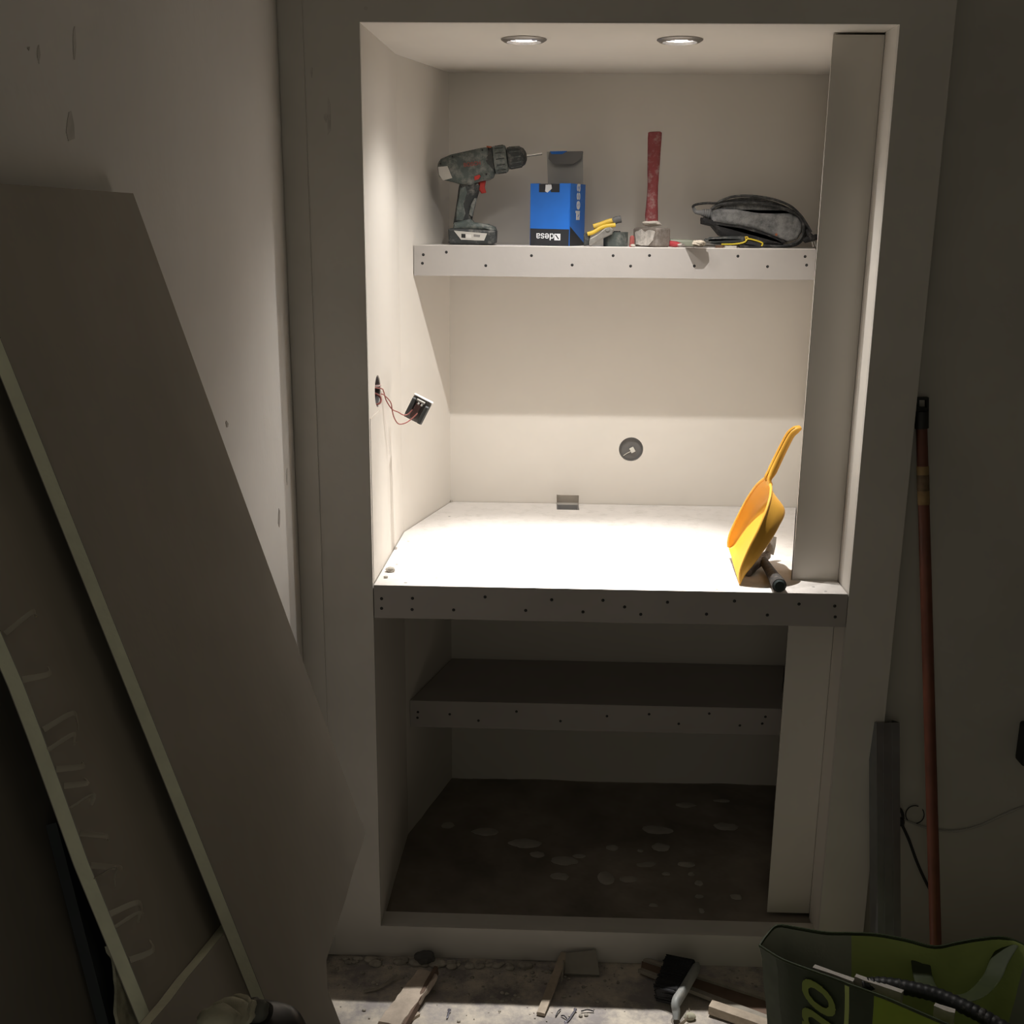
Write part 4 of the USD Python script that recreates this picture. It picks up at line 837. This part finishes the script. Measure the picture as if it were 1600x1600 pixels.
t.add('block', stick(a + V(0, 0, -.012), b, .050, .022, n=14, jit=.004, seed=7), M('pinkish_wood', (.50, .42, .34), .85, .25, 20, bump=.001, bscale=60))
t.add('split_edge', stick(a + V(.018, .010, -.006), b + V(.030, .006, -.004), .008, .022, jit=.003, seed=9), wood_b)
t.drop(FZ).build()
single('dark_rubble', 'dark stone lying by the kerb behind the pinkish offcut', 'stone', jitter(mv(lump((0, 0, 0), .020, 61, (1.1, .8, .8), 3), atZ(664, 1505, .0) + V(0, 0, .013)), .003, 50), M('dark_stone', (.10, .095, .09), .9, .3, 30))
# brush
t = Thing('hand_brush', 'hand brush with black bristles and a grey handle lying before the kerb', 'hand brush')
h0, h1, h2 = atZ(1091, 1506, .050), atZ(1056, 1566, .036), atZ(1057, 1592, .012)
hpts = smooth_path([h0, h0 + (h1 - h0) * .35, h0 + (h1 - h0) * .75, h1, h1 + (h2 - h1) * .5, h2], 6)
bm = M('brush_grey', (.30, .31, .30), .5, .15, 20, dust=(.45, .42, .37), dust_amt=.3, dust_scale=40)
bdir = unit(atZ(1040, 1492, .034) - h0); bdir = unit(bdir - unit(h1 - h0) * (bdir @ unit(h1 - h0)) * .6)
t.add('back', loft(hpts, np.interp(np.linspace(0, 1, len(hpts)), [0, .06, .55, .75, 1], [.008, .0125, .0125, .0085, .0085]), np.interp(np.linspace(0, 1, len(hpts)), [0, .08, .5, .8, 1], [.004, .0075, .0085, .008, .006]), n=16, e=3, up=bdir), bm, 'grey brush back and handle')
br_m = M('bristles', (.010, .010, .012), .8, .3, 60)
rb_ = np.random.default_rng(11); bs = []
side_ = unit(np.cross(bdir, h1 - h0))
for k in range(420):
    s = rb_.random(); o = h0 + (h1 - h0) * (.03 + .88 * s) + side_ * (rb_.random() - .5) * .034 + bdir * .006
    e_ = o + bdir * (.064 - .016 * s + .003 * rb_.random()) + (rb_.random(3) - .5) * .004
    bs.append(loft([o, e_], [.0022, .0016], n=5))
core = h0 + (h1 - h0) * .05; c1 = h0 + (h1 - h0) * .90
bs.append(loft([core + bdir * .032, c1 + bdir * .027], [.0165, .0165], [.029, .023], n=12, e=6, up=bdir))
t.add('bristles', cat(*bs), br_m, 'black bristles', kind='stuff')
t.drop(.004).build()
# long board under the brush, with two pale battens on it
def flat(pts, z, th, mat, jit=.0008, seed=1):
    q = [atZ(x, y, z) for x, y in pts]; return jitter(prism([(p[0], p[1]) for p in q], th, (0, 0, z - th)).subdivide(), jit, 60, seed)
t = Thing('brown_board', 'long brown board with two pale battens lying under the hand brush', 'board')
t.add('panel', flat([(1003, 1501), (1012, 1498), (1240, 1570), (1226, 1602), (1001, 1516)], .010, .009, wood_b), wood_b)
t.add('batten', flat([(1005, 1498), (1010, 1495), (1245, 1566), (1240, 1573)], .016, .009, wood_g), wood_g)
t.add('batten', flat([(997, 1513), (1003, 1511), (1232, 1597), (1226, 1604)], .016, .009, wood_g), wood_g)
t.drop(FZ).build()
single('wood_block', 'pale square timber offcut lit beside the green bag', 'timber offcut', mv(stick(atZ(1110, 1573, .014), atZ(1262, 1627, .014), .026, .022, n=10, seed=5), (0, 0, -.0005)), wood_p)
single('wood_shaving', 'curled pale shaving next to the tip of the brush handle', 'shaving', loft(smooth_path([atZ(1077, 1577, .004), atZ(1076, 1587, .010), atZ(1068, 1597, .012), atZ(1058, 1604, .005)], 6), .004, .0006, n=8, up=(.3, -1, .3)), wood_p)
single('paper_strip', 'thin grey paper strip lying in the shade on the left of the floor', 'paper strip', loft(smooth_path([atZ(568, 1549, .004), atZ(590, 1544, .005), atZ(607, 1534, .006), atZ(621, 1523, .008)], 6), .004, .0008, n=8), wood_g)
zinc = M('zinc_screw', (.55, .55, .66), .3, .1, metal=.9)
for i, (x0, y0, x1, y1) in enumerate([(899, 1577, 889, 1592), (884, 1597, 892, 1588), (702, 1578, 699, 1588)]):
    a, b = atZ(x0, y0, .0045), atZ(x1, y1, .0035); d_ = unit(b - a)
    t = Thing('loose_screw', ['bluish zinc screw on the lit floor, the farther of a touching pair', 'bluish zinc screw on the lit floor, the nearer of a touching pair', 'lone zinc screw on the lit floor near the pinkish offcut'][i], 'screw')
    t.add('head', loft([a - d_ * .001, a, a + d_ * .003], [.0040, .0042, .0022], n=12), zinc); t.add('shank', loft([a + d_ * .003, b, b + d_ * .004], [.0020, .0020, .0005], n=8), zinc)
    t.drop(FZ).build()
nail = M('dark_nail', (.04, .04, .045), .5)
for i, (x0, y0, x1, y1) in enumerate([(877, 1587, 886, 1592), (908, 1580, 928, 1580), (868, 1588, 876, 1577)]):
    a, b = atZ(x0, y0, .002), atZ(x1, y1, .002)
    single('bent_wire', ['short dark wire bit beside the pair of zinc screws', 'longer thin wire bit to the right of the zinc screws', 'thin wire bit to the left of the zinc screws'][i], 'wire bit', tube([a, (a + b) / 2 + V(0, .001, .003), b], .0013, 6), nail)
single('plaster_nugget', 'pale plaster nugget beside the wood shaving', 'plaster nugget', mv(lump((0, 0, .007), .010, 95, (1.2, .9, .8), 2), atZ(1078, 1593, FZ)), lumpm)
single('plaster_shard', 'flat pale plaster shard lying beside the pinkish offcut', 'plaster shard', jitter(mv(rot(bx(-.035, .035, -.008, .008, 0, .006), .75, Z_), atZ(632, 1596, FZ)).subdivide().subdivide(), .002, 70), wood_p)
# ridge of rubble along the kerb and crumbs nobody could count
r_ = np.random.default_rng(21); cr = []
for k in range(420):
    x = -.50 + 1.0 * r_.random(); y = -.006 - abs(r_.normal(0, .10)); y = max(y, -.30); s = .0012 + .0035 * r_.random() ** 3
    if x > .19 and y < .02 - (x - .19) * .30: continue
    cr.append(lump((x, y, FZ + s * .4), s, k, (1.2, 1, .7), 1))
for k in range(60):
    x = -.44 + .42 * r_.random(); s = .004 + .008 * r_.random() ** 2
    cr.append(lump((x, -.006 - s - .02 * r_.random(), FZ + s * .4), s, 500 + k, (1.4, 1, .7), 1))
single('plaster_crumbs', 'scattered plaster crumbs over the floor along the kerb', 'plaster crumbs', cat(*cr), M('floor_crumbs', (.40, .37, .32), .95, .3, 40), kind='stuff')
